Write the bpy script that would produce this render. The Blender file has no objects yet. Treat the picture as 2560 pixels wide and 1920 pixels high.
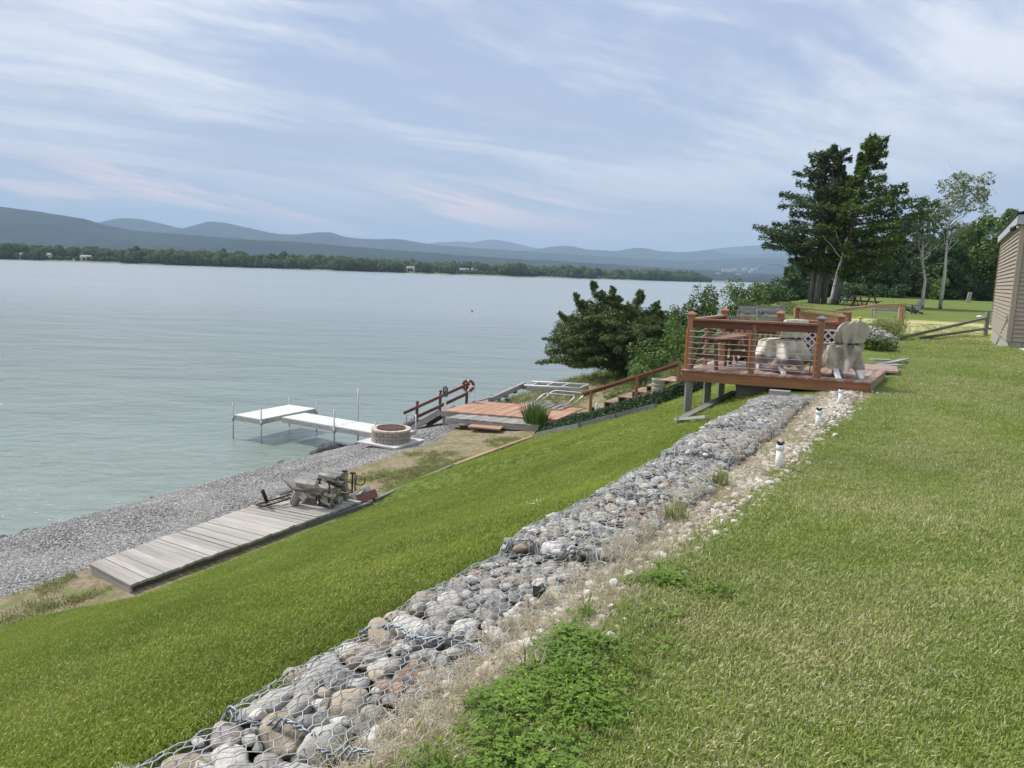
import bpy, math, random
import numpy as np
from mathutils import Vector, Matrix
R=math.radians
random.seed(5); rng=np.random.default_rng(7)
scene=bpy.context.scene
col=scene.collection
# ------------------------------------------------------------------ camera
F=1923.0; PITCH=R(8.3); ROLL=R(2.1); CH=6.0
fw=np.array([0,math.cos(PITCH),-math.sin(PITCH)])
_r0=np.array([1.,0,0]); _u0=np.cross(_r0,fw)
rt=_r0*math.cos(ROLL)+_u0*math.sin(ROLL); up=np.cross(rt,fw)
cd=bpy.data.cameras.new('camera'); cam=bpy.data.objects.new('camera',cd); col.objects.link(cam)
cd.sensor_width=36; cd.lens=36*F/2560; cd.clip_start=.05; cd.clip_end=60000
cam.matrix_world=Matrix(((rt[0],up[0],-fw[0],0),(rt[1],up[1],-fw[1],0),(rt[2],up[2],-fw[2],CH),(0,0,0,1)))
scene.camera=cam
# ------------------------------------------------------------------ view, sun, sky
scene.view_settings.view_transform='Standard'; scene.view_settings.look='None'
scene.view_settings.gamma=1; scene.view_settings.use_curve_mapping=False
scene.view_settings.exposure=1.02
scene.cycles.max_bounces=6; scene.cycles.transparent_max_bounces=8; scene.cycles.volume_bounces=0
scene.cycles.use_denoising=True
SUN_EL=R(52); SUN_AZ=R(-62)      # azimuth measured from +Y towards +X
sd=bpy.data.lights.new('sun','SUN'); sd.energy=2.4; sd.angle=R(12); sd.color=(1,.965,.91)
so=bpy.data.objects.new('sun',sd); col.objects.link(so)
sdir=Vector((math.cos(SUN_EL)*math.sin(SUN_AZ),math.cos(SUN_EL)*math.cos(SUN_AZ),math.sin(SUN_EL)))
so.rotation_euler=sdir.to_track_quat('Z','Y').to_euler(); so.location=(-20,10,40)

class NT:
    def __init__(s,tree): s.t=tree; s.n=tree.nodes; s.l=tree.links
    def new(s,ty,ins=None,**kw):
        nd=s.n.new(ty)
        for k,v in kw.items(): setattr(nd,k,v)
        if ins:
            for k,v in ins.items():
                if isinstance(v,bpy.types.NodeSocket): s.l.new(v,nd.inputs[k])
                else: nd.inputs[k].default_value=v
        return nd
    def math(s,op,a,b=0.0,clamp=False):
        return s.new('ShaderNodeMath',{0:a,1:b},operation=op,use_clamp=clamp).outputs[0]
    def mix(s,f,a,b,mode='MIX'):
        nd=s.n.new('ShaderNodeMix'); nd.data_type='RGBA'; nd.blend_type=mode
        for k,v in ((0,f),(6,a),(7,b)):
            if isinstance(v,bpy.types.NodeSocket): s.l.new(v,nd.inputs[k])
            else: nd.inputs[k].default_value=(v if k==0 or len(v)==4 else (*v,1))
        return nd.outputs[2]
    def noise(s,vec,scale,detail=4,rough=.55,dist=0.0,out=0):
        nd=s.new('ShaderNodeTexNoise',{'Scale':scale,'Detail':detail,'Roughness':rough,'Distortion':dist})
        if vec is not None: s.l.new(vec,nd.inputs['Vector'])
        return nd.outputs[out]
    def ramp(s,f,lo,hi):
        return s.new('ShaderNodeMapRange',{0:f,1:lo,2:hi}).outputs[0]
    def mapping(s,vec,scale=(1,1,1),rot=(0,0,0),loc=(0,0,0)):
        return s.new('ShaderNodeMapping',{'Vector':vec,'Scale':scale,'Rotation':rot,'Location':loc}).outputs[0]

w=bpy.data.worlds.new("World"); scene.world=w; w.use_nodes=True
t=NT(w.node_tree); t.n.clear()
sky=t.new('ShaderNodeTexSky',sky_type='NISHITA',sun_disc=False,sun_elevation=SUN_EL,sun_rotation=SUN_AZ,air_density=1.2,dust_density=1.5)
tc=t.new('ShaderNodeTexCoord').outputs['Generated']
sp=t.new('ShaderNodeSeparateXYZ',{0:tc}); zz=t.math('MAXIMUM',sp.outputs[2],0.0)
den=t.math('ADD',zz,0.10)
pl=t.new('ShaderNodeCombineXYZ',{0:t.math('DIVIDE',sp.outputs[0],den),1:t.math('DIVIDE',sp.outputs[1],den),2:0.0}).outputs[0]
# long cirrus bands fanning out from the left, finer wisps, and the broad thick sheets
def warped(vec,amp,sc):
    nv=t.new('ShaderNodeTexNoise',{'Vector':vec,'Scale':sc,'Detail':4}).outputs['Color']
    o=t.new('ShaderNodeVectorMath',{0:nv,1:(.5,.5,.5)},operation='SUBTRACT').outputs[0]
    o=t.new('ShaderNodeVectorMath',{0:o,'Scale':amp},operation='SCALE').outputs[0]
    return t.new('ShaderNodeVectorMath',{0:vec,1:o},operation='ADD').outputs[0]
pw=warped(pl,.7,.7)
def along(az): return t.mapping(pw,rot=(0,0,R(az-90)))
n1=t.noise(t.mapping(along(52),scale=(.26,1.1,1),loc=(3.1,1.2,0)),1.2,9,.56,.3)
n2=t.noise(t.mapping(along(60),scale=(.42,2.6,1),loc=(1,7,0)),1.9,10,.62,.5)
n3=t.noise(t.mapping(pl,scale=(1,1,1),loc=(9.9,2.6,0)),.42,4,.5,.3)
n4=t.noise(t.mapping(along(35),scale=(1.0,2.2,1),loc=(4,3,0)),5.0,9,.62,.4)
def c0(n): return t.math('SUBTRACT',n,.5)
s_=t.math('ADD',t.math('ADD',t.math('MULTIPLY',c0(n1),1.5),t.math('MULTIPLY',c0(n2),.85)),t.math('ADD',t.math('MULTIPLY',c0(n3),1.5),t.math('MULTIPLY',c0(n4),.40)))
cl=t.new('ShaderNodeMapRange',{0:s_,1:-.30,2:.34},interpolation_type='SMOOTHSTEP').outputs[0]
hz=t.ramp(zz,0.02,.20)
blue=t.mix(.95,sky.outputs[0],(2.6,3.15,4.4))
blue=t.mix(t.ramp(zz,.0,.26),(3.6,4.0,4.7),blue)
cloud=t.mix(t.ramp(zz,.0,.45),(4.9,5.1,5.5),(5.5,5.65,6.15))
skyc=t.mix(t.math('MULTIPLY',cl,t.math('ADD',t.math('MULTIPLY',hz,.55),.45)),blue,cloud)
gr=t.ramp(t.noise(t.mapping(along(50),scale=(.5,1.5,1),loc=(2,11,0)),1.6,6,.6),.50,.72)       # greyer undersides
skyc=t.mix(t.math('MULTIPLY',gr,.62),skyc,(2.95,3.3,4.15))
# low pinkish streaks
pk=t.noise(t.mapping(t.new('ShaderNodeCombineXYZ',{0:sp.outputs[0],1:sp.outputs[1],2:t.math('ADD',t.math('MULTIPLY',sp.outputs[2],17.0),t.math('MULTIPLY',sp.outputs[0],2.6))}).outputs[0],scale=(2.2,2.2,1)),1.5,7,.6,.5)
band=t.math('MULTIPLY',t.math('MULTIPLY',t.ramp(sp.outputs[2],.035,.060),t.ramp(sp.outputs[2],.120,.090)),t.ramp(sp.outputs[0],.25,-.05))
skyc=t.mix(t.math('MULTIPLY',t.math('MULTIPLY',t.ramp(pk,.48,.60),band),1.0),skyc,(6.8,5.5,5.4))
bg=t.new('ShaderNodeBackground',{'Color':skyc,'Strength':.086})
t.new('ShaderNodeOutputWorld',{'Surface':bg.outputs[0]})

# ------------------------------------------------------------------ helpers
A2=np.array([.482,.876]); N2=np.array([.876,-.482])    # along the shore / inland
def ST(s,t): return (s*N2[0]+t*A2[0], s*N2[1]+t*A2[1])
def W(px,py,z):
    d=fw+rt*((px-1280)/F)-up*((py-960)/F); k=(z-CH)/d[2]; return Vector((d[0]*k,d[1]*k,z))
def WY(px,py,y):
    d=fw+rt*((px-1280)/F)-up*((py-960)/F); k=y/d[1]; return Vector((d[0]*k,y,CH+d[2]*k))
def hsh(ix,iy,k=0):
    h=np.sin(ix*127.1+iy*311.7+k*74.7)*43758.5453; return h-np.floor(h)
def vnoise(x,y,k=0):
    x=np.asarray(x,float); y=np.asarray(y,float)
    ix=np.floor(x); iy=np.floor(y); fx=x-ix; fy=y-iy; fx=fx*fx*(3-2*fx); fy=fy*fy*(3-2*fy)
    a=hsh(ix,iy,k); b=hsh(ix+1,iy,k); c=hsh(ix,iy+1,k); d=hsh(ix+1,iy+1,k)
    return a+(b-a)*fx+(c-a)*fy+(a-b-c+d)*fx*fy
def fbm(x,y,o=4,k=0):
    v=0;a=.5
    for i in range(o): v=v+a*vnoise(x*2**i,y*2**i,k+i); a*=.5
    return v
def sst(e0,e1,x):
    q=np.clip((x-e0)/(e1-e0),0,1); return q*q*(3-2*q)
def crest(t): return np.interp(t,[-60,18,24,40,60,600],[-2.45,-2.45,-3.6,-9,-12,-12.5])
def ztop(s,t):
    z=np.interp(t,[-60,0,6,14,18,26,32,41,50,62,110,300,700],[4.35,4.3,4.12,4.12,4.15,4.2,4.0,3.95,4.15,4.35,4.45,4.6,5.2])
    z=z+.2*np.exp(-((s-1.9)/1.2)**2-((t-25.5)/2.6)**2)+sst(-1.0,9,s)*.14*sst(30,8,t)
    return z
def ZST(s,t):
    s=np.asarray(s,float); t=np.asarray(t,float)
    c=crest(t); zt=ztop(s,t)
    lowf=lambda q: np.interp(q,[-60,-24,-18.2,-16.7,-16.2,-14,-10.75],[-3,-2.5,-.9,-.12,.28,.78,.93])+sst(26,34,t)*sst(-17,-15.5,q)*.35
    foot=np.interp(t,[-60,5.6,6.8,12.6,13.8,30,45,60,600],[-10.75,-10.75,-10.15,-10.15,-10.7,-10.75,-13.2,-15,-15.2])
    z0=lowf(foot); k=np.clip((s-foot)/(c-foot),0,1)
    z=np.where(s<=foot,lowf(s),np.where(k<1,z0+(zt-.12-z0)*(k+.02*np.sin(k*math.pi)*k),zt))
    z=z-.12*np.where(s>c,np.exp(-((s-c)/.9)**2),0)-.22*sst(-2.46,-2.38,s)*sst(-1.66,-1.74,s)*sst(14.6,13.9,t)+.05*sst(-1.74,-1.62,s)*sst(-.9,-1.3,s)*sst(14.6,13.9,t)
    return z
def ZW(x,y):
    s=np.asarray(x)*N2[0]+np.asarray(y)*N2[1]; t=np.asarray(x)*A2[0]+np.asarray(y)*A2[1]; return ZST(s,t)
def G(px,py):
    d=fw+rt*((px-1280)/F)-up*((py-960)/F); y0=1.5
    ys=np.geomspace(1.5,400,4000); k=ys/d[1]; x=d[0]*k; z=CH+d[2]*k
    b=z-ZW(x,ys); i=int(np.argmax(b<0)) if (b<0).any() else len(ys)-1
    return Vector((x[i],ys[i],float(ZW(x[i],ys[i]))))

ORG={}
def tag(o,label=None,cat=None,group=None,kind=None):
    if label: o['label']=label
    if cat: o['category']=cat
    if group: o['group']=group
    if kind: o['kind']=kind
    return o
def empty(name,loc,label,cat,group=None,rz=0):
    o=bpy.data.objects.new(name,None); col.objects.link(o); o.location=loc; o.rotation_euler=(0,0,rz); o.empty_display_size=.1
    ORG[o]=Vector(loc); return tag(o,label,cat,group)
def obj_from(name,V,Fs,mat,parent=None,smooth=False,gc=None,attrs=None,bevel=0,local=False):
    V=np.asarray(V,float).reshape(-1,3)
    if parent is not None: org=ORG[parent]
    else:
        org=Vector(((V[:,0].min()+V[:,0].max())/2,(V[:,1].min()+V[:,1].max())/2,V[:,2].min())) if not local else Vector((0,0,0))
    if not local: V=V-np.array(org)
    me=bpy.data.meshes.new(name)
    if isinstance(Fs,np.ndarray):
        n=len(Fs); k=Fs.shape[1]
        me.vertices.add(len(V)); me.vertices.foreach_set('co',V.astype(np.float32).ravel())
        me.loops.add(n*k); me.loops.foreach_set('vertex_index',Fs.astype(np.int32).ravel())
        me.polygons.add(n); me.polygons.foreach_set('loop_start',np.arange(0,n*k,k,dtype=np.int32))
        me.update(calc_edges=True)
    else:
        me.from_pydata([tuple(v) for v in V],[],Fs); me.update()
    if smooth: me.polygons.foreach_set('use_smooth',np.ones(len(me.polygons),bool))
    if gc is not None:
        a=me.attributes.new('gc','FLOAT_VECTOR','POINT'); a.data.foreach_set('vector',np.asarray(gc,np.float32).ravel())
    for k_,v_ in (attrs or {}).items():
        v_=np.asarray(v_,np.float32)
        if v_.ndim==2: a=me.attributes.new(k_,'FLOAT_COLOR' if v_.shape[1]==4 else 'FLOAT_VECTOR','POINT'); a.data.foreach_set('color' if v_.shape[1]==4 else 'vector',v_.ravel())
        else: a=me.attributes.new(k_,'FLOAT','POINT'); a.data.foreach_set('value',v_)
    if mat is not None: me.materials.append(mat)
    o=bpy.data.objects.new(name,me); col.objects.link(o)
    if parent is not None: o.parent=parent; ORG[o]=org
    else: o.location=org; ORG[o]=org
    if bevel:
        b=o.modifiers.new('bevel','BEVEL'); b.width=bevel; b.segments=2; b.limit_method='ANGLE'; b.angle_limit=R(40)
    return o
class MB:
    def __init__(s): s.V=[];s.F=[];s.G=[]
    def add(s,vs,fs,gs=None):
        b=len(s.V); s.V+=[tuple(v) for v in vs]; s.F+=[tuple(i+b for i in f) for f in fs]
        s.G+=[tuple(g) for g in (gs if gs is not None else vs)]; return s
    def bar(s,p0,p1,w,h,upv=(0,0,1),w1=None,h1=None):
        p0=Vector(p0);p1=Vector(p1);d=(p1-p0);L=d.length
        if L<1e-6: return s
        d.normalize();u=Vector(upv)
        sd=d.cross(u)
        if sd.length<1e-4: sd=d.cross(Vector((0,1,0)))
        sd.normalize();u=sd.cross(d)
        w1=w if w1 is None else w1;h1=h if h1 is None else h1
        vs=[];gs=[];of=Vector((random.random()*50,random.random()*50,random.random()*50))
        for p,ww,hh,l in((p0,w,h,0),(p1,w1,h1,L)):
            for a,b in((-1,-1),(1,-1),(1,1),(-1,1)):
                vs.append(p+sd*a*ww/2+u*b*hh/2); gs.append(Vector((l,a*ww/2,b*hh/2))+of)
        return s.add(vs,[(0,3,2,1),(4,5,6,7),(0,1,5,4),(1,2,6,5),(2,3,7,6),(3,0,4,7)],gs)
    def slab(s,c,th,grain=0):
        """four top corners in order, thickness down; grain along 0-1 or 1-2"""
        c=[Vector(q) for q in c]; of=Vector((random.random()*50,random.random()*50,random.random()*50))
        a=(c[1]-c[0]) if grain==0 else (c[2]-c[1]); a.normalize(); b=Vector((0,0,1)).cross(a)
        vs=c+[q-Vector((0,0,th)) for q in c]
        gs=[Vector(((q-c[0]).dot(a),(q-c[0]).dot(b),q.z))+of for q in vs]
        n=(c[1]-c[0]).cross(c[2]-c[1])
        if n.z<0: fs=[(3,2,1,0),(4,5,6,7),(0,1,5,4),(1,2,6,5),(2,3,7,6),(3,0,4,7)]
        else: fs=[(0,1,2,3),(7,6,5,4),(4,5,1,0),(5,6,2,1),(6,7,3,2),(7,4,0,3)]
        return s.add(vs,fs,gs)
    def tube(s,pts,r,n=8,closed=False,caps=True):
        pts=[Vector(p) for p in pts];m=len(pts);rs=r if isinstance(r,(list,tuple)) else [r]*m
        of=random.random()*50;b=len(s.V);ref=None;L=0
        for i,p in enumerate(pts):
            q0=pts[(i-1)%m] if (closed or i>0) else p; q1=pts[(i+1)%m] if (closed or i<m-1) else p
            d=(q1-q0).normalized()
            if ref is None: ref=d.orthogonal().normalized()
            ref=(ref-d*ref.dot(d)); ref=ref.normalized() if ref.length>1e-5 else d.orthogonal().normalized()
            e=d.cross(ref)
            if i: L+=(p-pts[i-1]).length
            for j in range(n):
                a=2*math.pi*j/n; off=ref*math.cos(a)+e*math.sin(a)
                s.V.append(tuple(p+off*rs[i])); s.G.append((L+of,math.cos(a)*rs[i],math.sin(a)*rs[i]+of))
        for i in range(m if closed else m-1):
            for j in range(n):
                i2=(i+1)%m; s.F.append((b+i*n+j,b+i*n+(j+1)%n,b+i2*n+(j+1)%n,b+i2*n+j))
        if caps and not closed:
            s.F.append(tuple(b+j for j in range(n))[::-1]); s.F.append(tuple(b+(m-1)*n+j for j in range(n)))
        return s
    def lathe(s,c,prof,n=20,axis=None):
        c=Vector(c);b=len(s.V);of=random.random()*9
        for (r,z) in prof:
            for j in range(n):
                a=2*math.pi*j/n; s.V.append(tuple(c+Vector((r*math.cos(a),r*math.sin(a),z)))); s.G.append((z+of,r*math.cos(a),r*math.sin(a)))
        for i in range(len(prof)-1):
            for j in range(n): s.F.append((b+i*n+j,b+i*n+(j+1)%n,b+(i+1)*n+(j+1)%n,b+(i+1)*n+j))
        if prof[0][0]>1e-4: s.F.append(tuple(b+j for j in range(n))[::-1])
        if prof[-1][0]>1e-4: s.F.append(tuple(b+(len(prof)-1)*n+j for j in range(n)))
        return s
    def poly(s,pts,th,up_=(0,0,1)):
        pts=[Vector(p) for p in pts];n=len(pts);u=Vector(up_)*th
        vs=pts+[p-u for p in pts]
        return s.add(vs,[tuple(range(n)),tuple(range(2*n-1,n-1,-1))]+[(i,i+n,(i+1)%n+n,(i+1)%n) for i in range(n)])
    def build(s,name,mat,parent=None,smooth=False,bevel=0,local=False,attrs=None):
        return obj_from(name,s.V,s.F,mat,parent,smooth,s.G,attrs,bevel,local)
def ico(sub):
    import bmesh
    bm=bmesh.new(); bmesh.ops.create_icosphere(bm,subdivisions=sub,radius=1)
    V=np.array([v.co[:] for v in bm.verts]); Fc=np.array([[v.index for v in f.verts] for f in bm.faces]); bm.free(); return V,Fc
def rock(sub,seed,amp=.18,sc=(1,1,1),ang=0.0):
    V,Fc=ico(sub); g=np.random.default_rng(seed); d=np.zeros(len(V))
    for i in range(5):
        k=g.normal(size=3)*(1.2+i*.7); d+=np.sin(V@k+g.uniform(0,6))*amp/(1+i*.7)
    if ang>0:
        for i in range(9):
            n=g.normal(size=3); n/=np.linalg.norm(n); h=V@n; c=g.uniform(.55,.85); V=V-np.outer(np.maximum(h-c,0)*ang,n)
    return V*(1+d)[:,None]*np.array(sc),Fc
# ------------------------------------------------------------------ materials
MATS={}
def pmat(name,base,rough=.8,build=None,spec=.3,metal=0,transl=0):
    m=bpy.data.materials.new(name); m.use_nodes=True; t=NT(m.node_tree); t.n.clear()
    b=t.new('ShaderNodeBsdfPrincipled',{'Base Color':(*base,1),'Roughness':rough,'Metallic':metal,'Specular IOR Level':spec})
    t.bsdf=b; out=t.new('ShaderNodeOutputMaterial'); sh=b.outputs[0]
    if build: build(t,b)
    if transl:
        tr=t.new('ShaderNodeBsdfTranslucent'); 
        if b.inputs['Base Color'].is_linked: t.l.new(b.inputs['Base Color'].links[0].from_socket,tr.inputs[0])
        else: tr.inputs[0].default_value=(*base,1)
        sh=t.new('ShaderNodeMixShader',{0:transl,1:b.outputs[0],2:tr.outputs[0]}).outputs[0]
    t.l.new(sh,out.inputs[0]); MATS[name]=m; return m
def bump(t,b,h,strength=.4,dist=.01):
    n=t.new('ShaderNodeBump',{'Height':h,'Strength':strength,'Distance':dist}); t.l.new(n.outputs[0],b.inputs['Normal'])
def gcn(t): return t.new('ShaderNodeAttribute',attribute_name='gc').outputs['Vector']
def wpos(t): return t.new('ShaderNodeNewGeometry').outputs['Position']
def ocoord(t): return t.new('ShaderNodeTexCoord').outputs['Object']
def wood(name,c1,c2,c3,rough=.75,stain=.5,gs=1.0,spec=.3):
    def f(t,b):
        g=gcn(t)
        board=t.noise(t.mapping(g,scale=(.06,.06,.06)),4.0,1)
        gr=t.noise(t.mapping(g,scale=(1.6*gs,38*gs,38*gs)),1.0,5,.6,.6)
        bl=t.noise(t.mapping(g,scale=(1.3,6,6)),1.2,5,.6,.4)
        c=t.mix(t.ramp(gr,.3,.72),c1,c2)
        c=t.mix(t.math('MULTIPLY',t.ramp(bl,.42,.68),stain),c,c3)
        hv=t.new('ShaderNodeHueSaturation',{'Color':c,'Value':t.math('ADD',t.math('MULTIPLY',board,1.1),.45)}).outputs[0]
        t.l.new(hv,b.inputs['Base Color']); bump(t,b,gr,.35,.004)
    return pmat(name,c1,rough,f,spec)
wood('wood_red',(.23,.09,.045),(.36,.165,.085),(.32,.23,.17),.5,.45,spec=.4)
wood('wood_red_dark',(.10,.035,.022),(.16,.06,.04),(.14,.09,.07),.55,.5)
wood('wood_deck',(.24,.11,.065),(.36,.19,.125),(.44,.37,.32),.4,.9,spec=.45)
wood('wood_fascia',(.26,.105,.045),(.40,.185,.085),(.19,.115,.075),.6,.55)
wood('wood_orange',(.36,.165,.09),(.48,.26,.16),(.46,.37,.30),.65,.6)
wood('wood_strip',(.62,.20,.045),(.72,.27,.07),(.5,.16,.05),.45,.4)
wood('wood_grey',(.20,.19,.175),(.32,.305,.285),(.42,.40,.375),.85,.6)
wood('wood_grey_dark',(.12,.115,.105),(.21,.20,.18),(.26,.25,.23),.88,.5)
wood('wood_board',(.28,.26,.235),(.47,.445,.41),(.38,.32,.25),.88,.45)
wood('wood_log',(.24,.22,.20),(.50,.47,.43),(.07,.06,.05),.9,1.0)
wood('wood_log_end',(.30,.27,.24),(.42,.38,.33),(.16,.13,.11),.9,.7,.5)
wood('wood_tan',(.30,.19,.11),(.40,.27,.16),(.34,.27,.2),.8,.5)
wood('charred',(.03,.025,.022),(.20,.12,.08),(.02,.02,.02),.9,.6)
def simple(name,c,rough=.5,metal=0,var=.25,scale=8,spec=.4,c2=None,bs=0,transl=0,coords=ocoord):
    def f(t,b):
        n=t.noise(coords(t),scale,5,.6)
        d=c2 or tuple(x*(1-var) for x in c)
        t.l.new(t.mix(t.ramp(n,.35,.65),c,d),b.inputs['Base Color'])
        if bs: bump(t,b,n,bs,.01)
    return pmat(name,c,rough,f,spec,metal,transl)
simple('galv',(.52,.53,.53),.42,.7,.3,14)
simple('alu_deck',(.72,.72,.70),.5,.0,.16,3)
simple('alu_frame',(.55,.53,.49),.5,.35,.35,5)
simple('white_plastic',(.80,.80,.78),.35,0,.10,6)
simple('white_pipe',(.80,.80,.77),.4,0,.12,6)
simple('black_plastic',(.02,.02,.022),.45,0,.3)
simple('black_steel',(.035,.033,.033),.6,.3,.3,c2=(.10,.06,.04))
simple('rust_steel',(.10,.045,.035),.8,.2,.4,c2=(.05,.035,.035))
simple('concrete',(.42,.40,.36),.9,0,.3,7,bs=.3)
simple('slab_concrete',(.58,.57,.54),.9,0,.2,5,bs=.2)
simple('paver',(.36,.32,.27),.95,0,.35,9,c2=(.27,.245,.22),bs=.6)
simple('paver_cap',(.56,.46,.37),.95,0,.25,9,bs=.5)
simple('siding',(.34,.285,.225),.6,0,.10,3)
simple('trim',(.38,.31,.24),.6,0,.1,3)
simple('trim_grey',(.42,.45,.47),.6,0,.1,3)
simple('roof_shingle',(.05,.05,.055),.9,0,.3,20)
simple('green_sign',(.008,.05,.035),.4,0,.2)
simple('sign_white',(.75,.78,.72),.5,0,.1)
simple('sign_pale',(.32,.42,.34),.5,0,.1)
simple('sign_blank',(.62,.62,.58),.6)
simple('ring_red',(.22,.035,.03),.6,0,.4,20)
simple('ring_white',(.78,.74,.70),.6,0,.15,20)
simple('rope',(.5,.47,.4),.9)
simple('cable',(.62,.63,.55),.4,.2,.1)
simple('cable_green',(.62,.72,.60),.5,0,.1)
simple('lattice_white',(.62,.62,.60),.6,0,.2,20)
simple('cover_tie',(.05,.035,.035),.8)
simple('blue_paint',(.03,.08,.14),.5,0,.3)
simple('redbrown_paint',(.10,.033,.022),.6,0,.3)
simple('grey_paint',(.07,.075,.085),.6,0,.3)
simple('darkgreen_paint',(.03,.05,.035),.6,0,.3)
simple('buoy_red',(.30,.03,.02),.5)
simple('yellow_flower',(.75,.6,.05),.6)
simple('white_flower',(.55,.52,.51),.8,c2=(.36,.32,.31))
simple('house_white',(.75,.75,.72),.7)
simple('house_tan',(.5,.42,.33),.7)
simple('house_roof',(.28,.27,.28),.8)
simple('bridge_steel',(.16,.20,.24),.7)
simple('lens_dark',(.03,.02,.02),.3)
def fabric(name,c,c2,c3=None):
    def f(t,b):
        o=ocoord(t); n=t.noise(o,3.5,6,.6,.6); n2=t.noise(o,260,2,.5)
        cc=t.mix(t.ramp(n,.35,.65),c,c2)
        if c3:
            z=t.new('ShaderNodeSeparateXYZ',{0:o}).outputs[2]
            k=t.ramp(t.math('ADD',z,t.math('MULTIPLY',t.noise(o,2.2,3),.25)),.43,.40)
            cc=t.mix(t.math('MULTIPLY',k,.9),cc,c3)
        t.l.new(cc,b.inputs['Base Color']); bump(t,b,t.math('ADD',t.noise(t.mapping(o,scale=(1,1,.45)),9,4,.6,1.2),t.math('MULTIPLY',n2,.05)),.5,.03)
    return pmat(name,c,.85,f,.15)
fabric('cover_taupe',(.50,.46,.38),(.36,.325,.265))
fabric('cover_beige',(.72,.69,.60),(.58,.54,.45),(.20,.155,.16))
def stonef(t,b):
    oi=t.new('ShaderNodeObjectInfo'); o=ocoord(t)
    at=t.new('ShaderNodeAttribute',attribute_name='scol'); 
    base=t.mix(at.outputs['Alpha'],oi.outputs['Color'],at.outputs['Color'])
    p=wpos(t)
    n=t.noise(p,22,6,.65,.3); n2=t.noise(p,110,5,.7); 
    c=t.mix(t.math('MULTIPLY',t.ramp(n,.40,.68),.6),base,(.50,.47,.43))
    c=t.mix(t.math('MULTIPLY',t.ramp(n2,.48,.75),.5),c,(.10,.095,.09))
    c=t.mix(t.math('MULTIPLY',t.ramp(t.noise(p,7,4,.6),.55,.72),.35),c,(.36,.27,.16))
    t.l.new(c,b.inputs['Base Color']); bump(t,b,t.math('ADD',n,t.math('MULTIPLY',n2,.6)),.55,.012)
pmat('stone',(.3,.3,.3),.85,stonef,.25)
def shore_rock(t,b):
    p=wpos(t); n=t.noise(p,3,8,.65,.5); z=t.new('ShaderNodeSeparateXYZ',{0:p}).outputs[2]
    oi=t.new('ShaderNodeObjectInfo').outputs['Color']
    c=t.mix(1.0,t.mix(t.ramp(n,.35,.7),(.45,.45,.45),(1.6,1.6,1.6)),oi,'MULTIPLY')
    t.l.new(c,b.inputs['Base Color']); bump(t,b,n,.7,.08)
pmat('shore_rock',(.2,.2,.2),.8,shore_rock,.3)
def wiref(t,b):
    n=t.noise(wpos(t),3,4); t.l.new(t.mix(t.ramp(n,.35,.65),(.34,.37,.38),(.50,.52,.51)),b.inputs['Base Color'])
pmat('wire',(.5,.55,.58),.55,wiref,.5,.35)
def lacef(t,b):
    n=t.noise(wpos(t),9,4); t.l.new(t.mix(t.ramp(n,.35,.65),(.10,.12,.13),(.36,.40,.42)),b.inputs['Base Color'])
pmat('lacing_wire',(.1,.15,.2),.5,lacef,.5,.4)
def barkf(c1,c2,spots=False):
    def f(t,b):
        o=ocoord(t); n=t.noise(t.mapping(o,scale=(9,9,1.3)),1.3,6,.65,.3)
        c=t.mix(t.ramp(n,.35,.65),c1,c2)
        if spots:
            m=t.noise(t.mapping(o,scale=(1.2,1.2,5)),1.2,5,.7,.2); c=t.mix(t.ramp(m,.58,.64),c,(.05,.045,.04))
            z=t.new('ShaderNodeSeparateXYZ',{0:o}).outputs[2]; c=t.mix(t.math('MULTIPLY',t.ramp(z,.9,.3),t.ramp(t.noise(o,3,4),.3,.6)),c,(.10,.09,.075))
        t.l.new(c,b.inputs['Base Color']); bump(t,b,n,.8,.05)
    return f
pmat('bark_grey',(.2,.18,.16),.95,barkf((.11,.10,.09),(.25,.23,.21)),.15)
pmat('bark_dark',(.1,.09,.08),.95,barkf((.05,.045,.04),(.11,.10,.085)),.15)
pmat('bark_birch',(.6,.58,.54),.85,barkf((.46,.44,.40),(.62,.60,.56),True),.2)
def leafm(name,c1,c2,c3=None,rough=.6,transl=.22,sc=.6):
    def f(t,b):
        p=wpos(t); n=t.noise(p,sc,3,.5); r=t.new('ShaderNodeNewGeometry').outputs['Random Per Island']
        c=t.mix(t.ramp(n,.35,.65),c1,c2)
        c=t.mix(t.math('MULTIPLY',r,.55),c,c3 or tuple(x*1.7 for x in c2))
        t.l.new(c,b.inputs['Base Color'])
    return pmat(name,c1,rough,f,.25,0,transl)
leafm('needles_pine',(.050,.10,.026),(.090,.15,.032),(.20,.26,.06))
leafm('needles_pine_dark',(.042,.082,.036),(.065,.11,.044),(.14,.18,.075))
leafm('needles_cedar',(.060,.11,.036),(.10,.155,.048),(.23,.28,.10),sc=1.3)
leafm('leaf_maple',(.070,.135,.028),(.105,.18,.04),(.22,.30,.10))
leafm('leaf_ash',(.045,.088,.030),(.065,.115,.04),(.13,.19,.075))
leafm('leaf_dark',(.028,.06,.025),(.042,.08,.032),(.08,.13,.055))
leafm('leaf_birch',(.13,.18,.09),(.17,.22,.12),(.36,.42,.28))
leafm('leaf_shrub',(.055,.10,.02),(.09,.15,.035),(.22,.30,.08),sc=1.5)
leafm('leaf_juniper',(.025,.055,.025),(.045,.085,.035),(.10,.15,.07),sc=2)
leafm('leaf_iris',(.06,.12,.025),(.09,.17,.035),(.2,.27,.09),sc=3)
leafm('leaf_weed',(.085,.165,.020),(.13,.22,.028),(.20,.30,.05),sc=2.5)
leafm('leaf_tallgrass',(.15,.20,.045),(.24,.28,.085),(.42,.39,.19),sc=1.2)
leafm('straw',(.40,.34,.23),(.50,.44,.31),(.64,.58,.42),sc=4)
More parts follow.
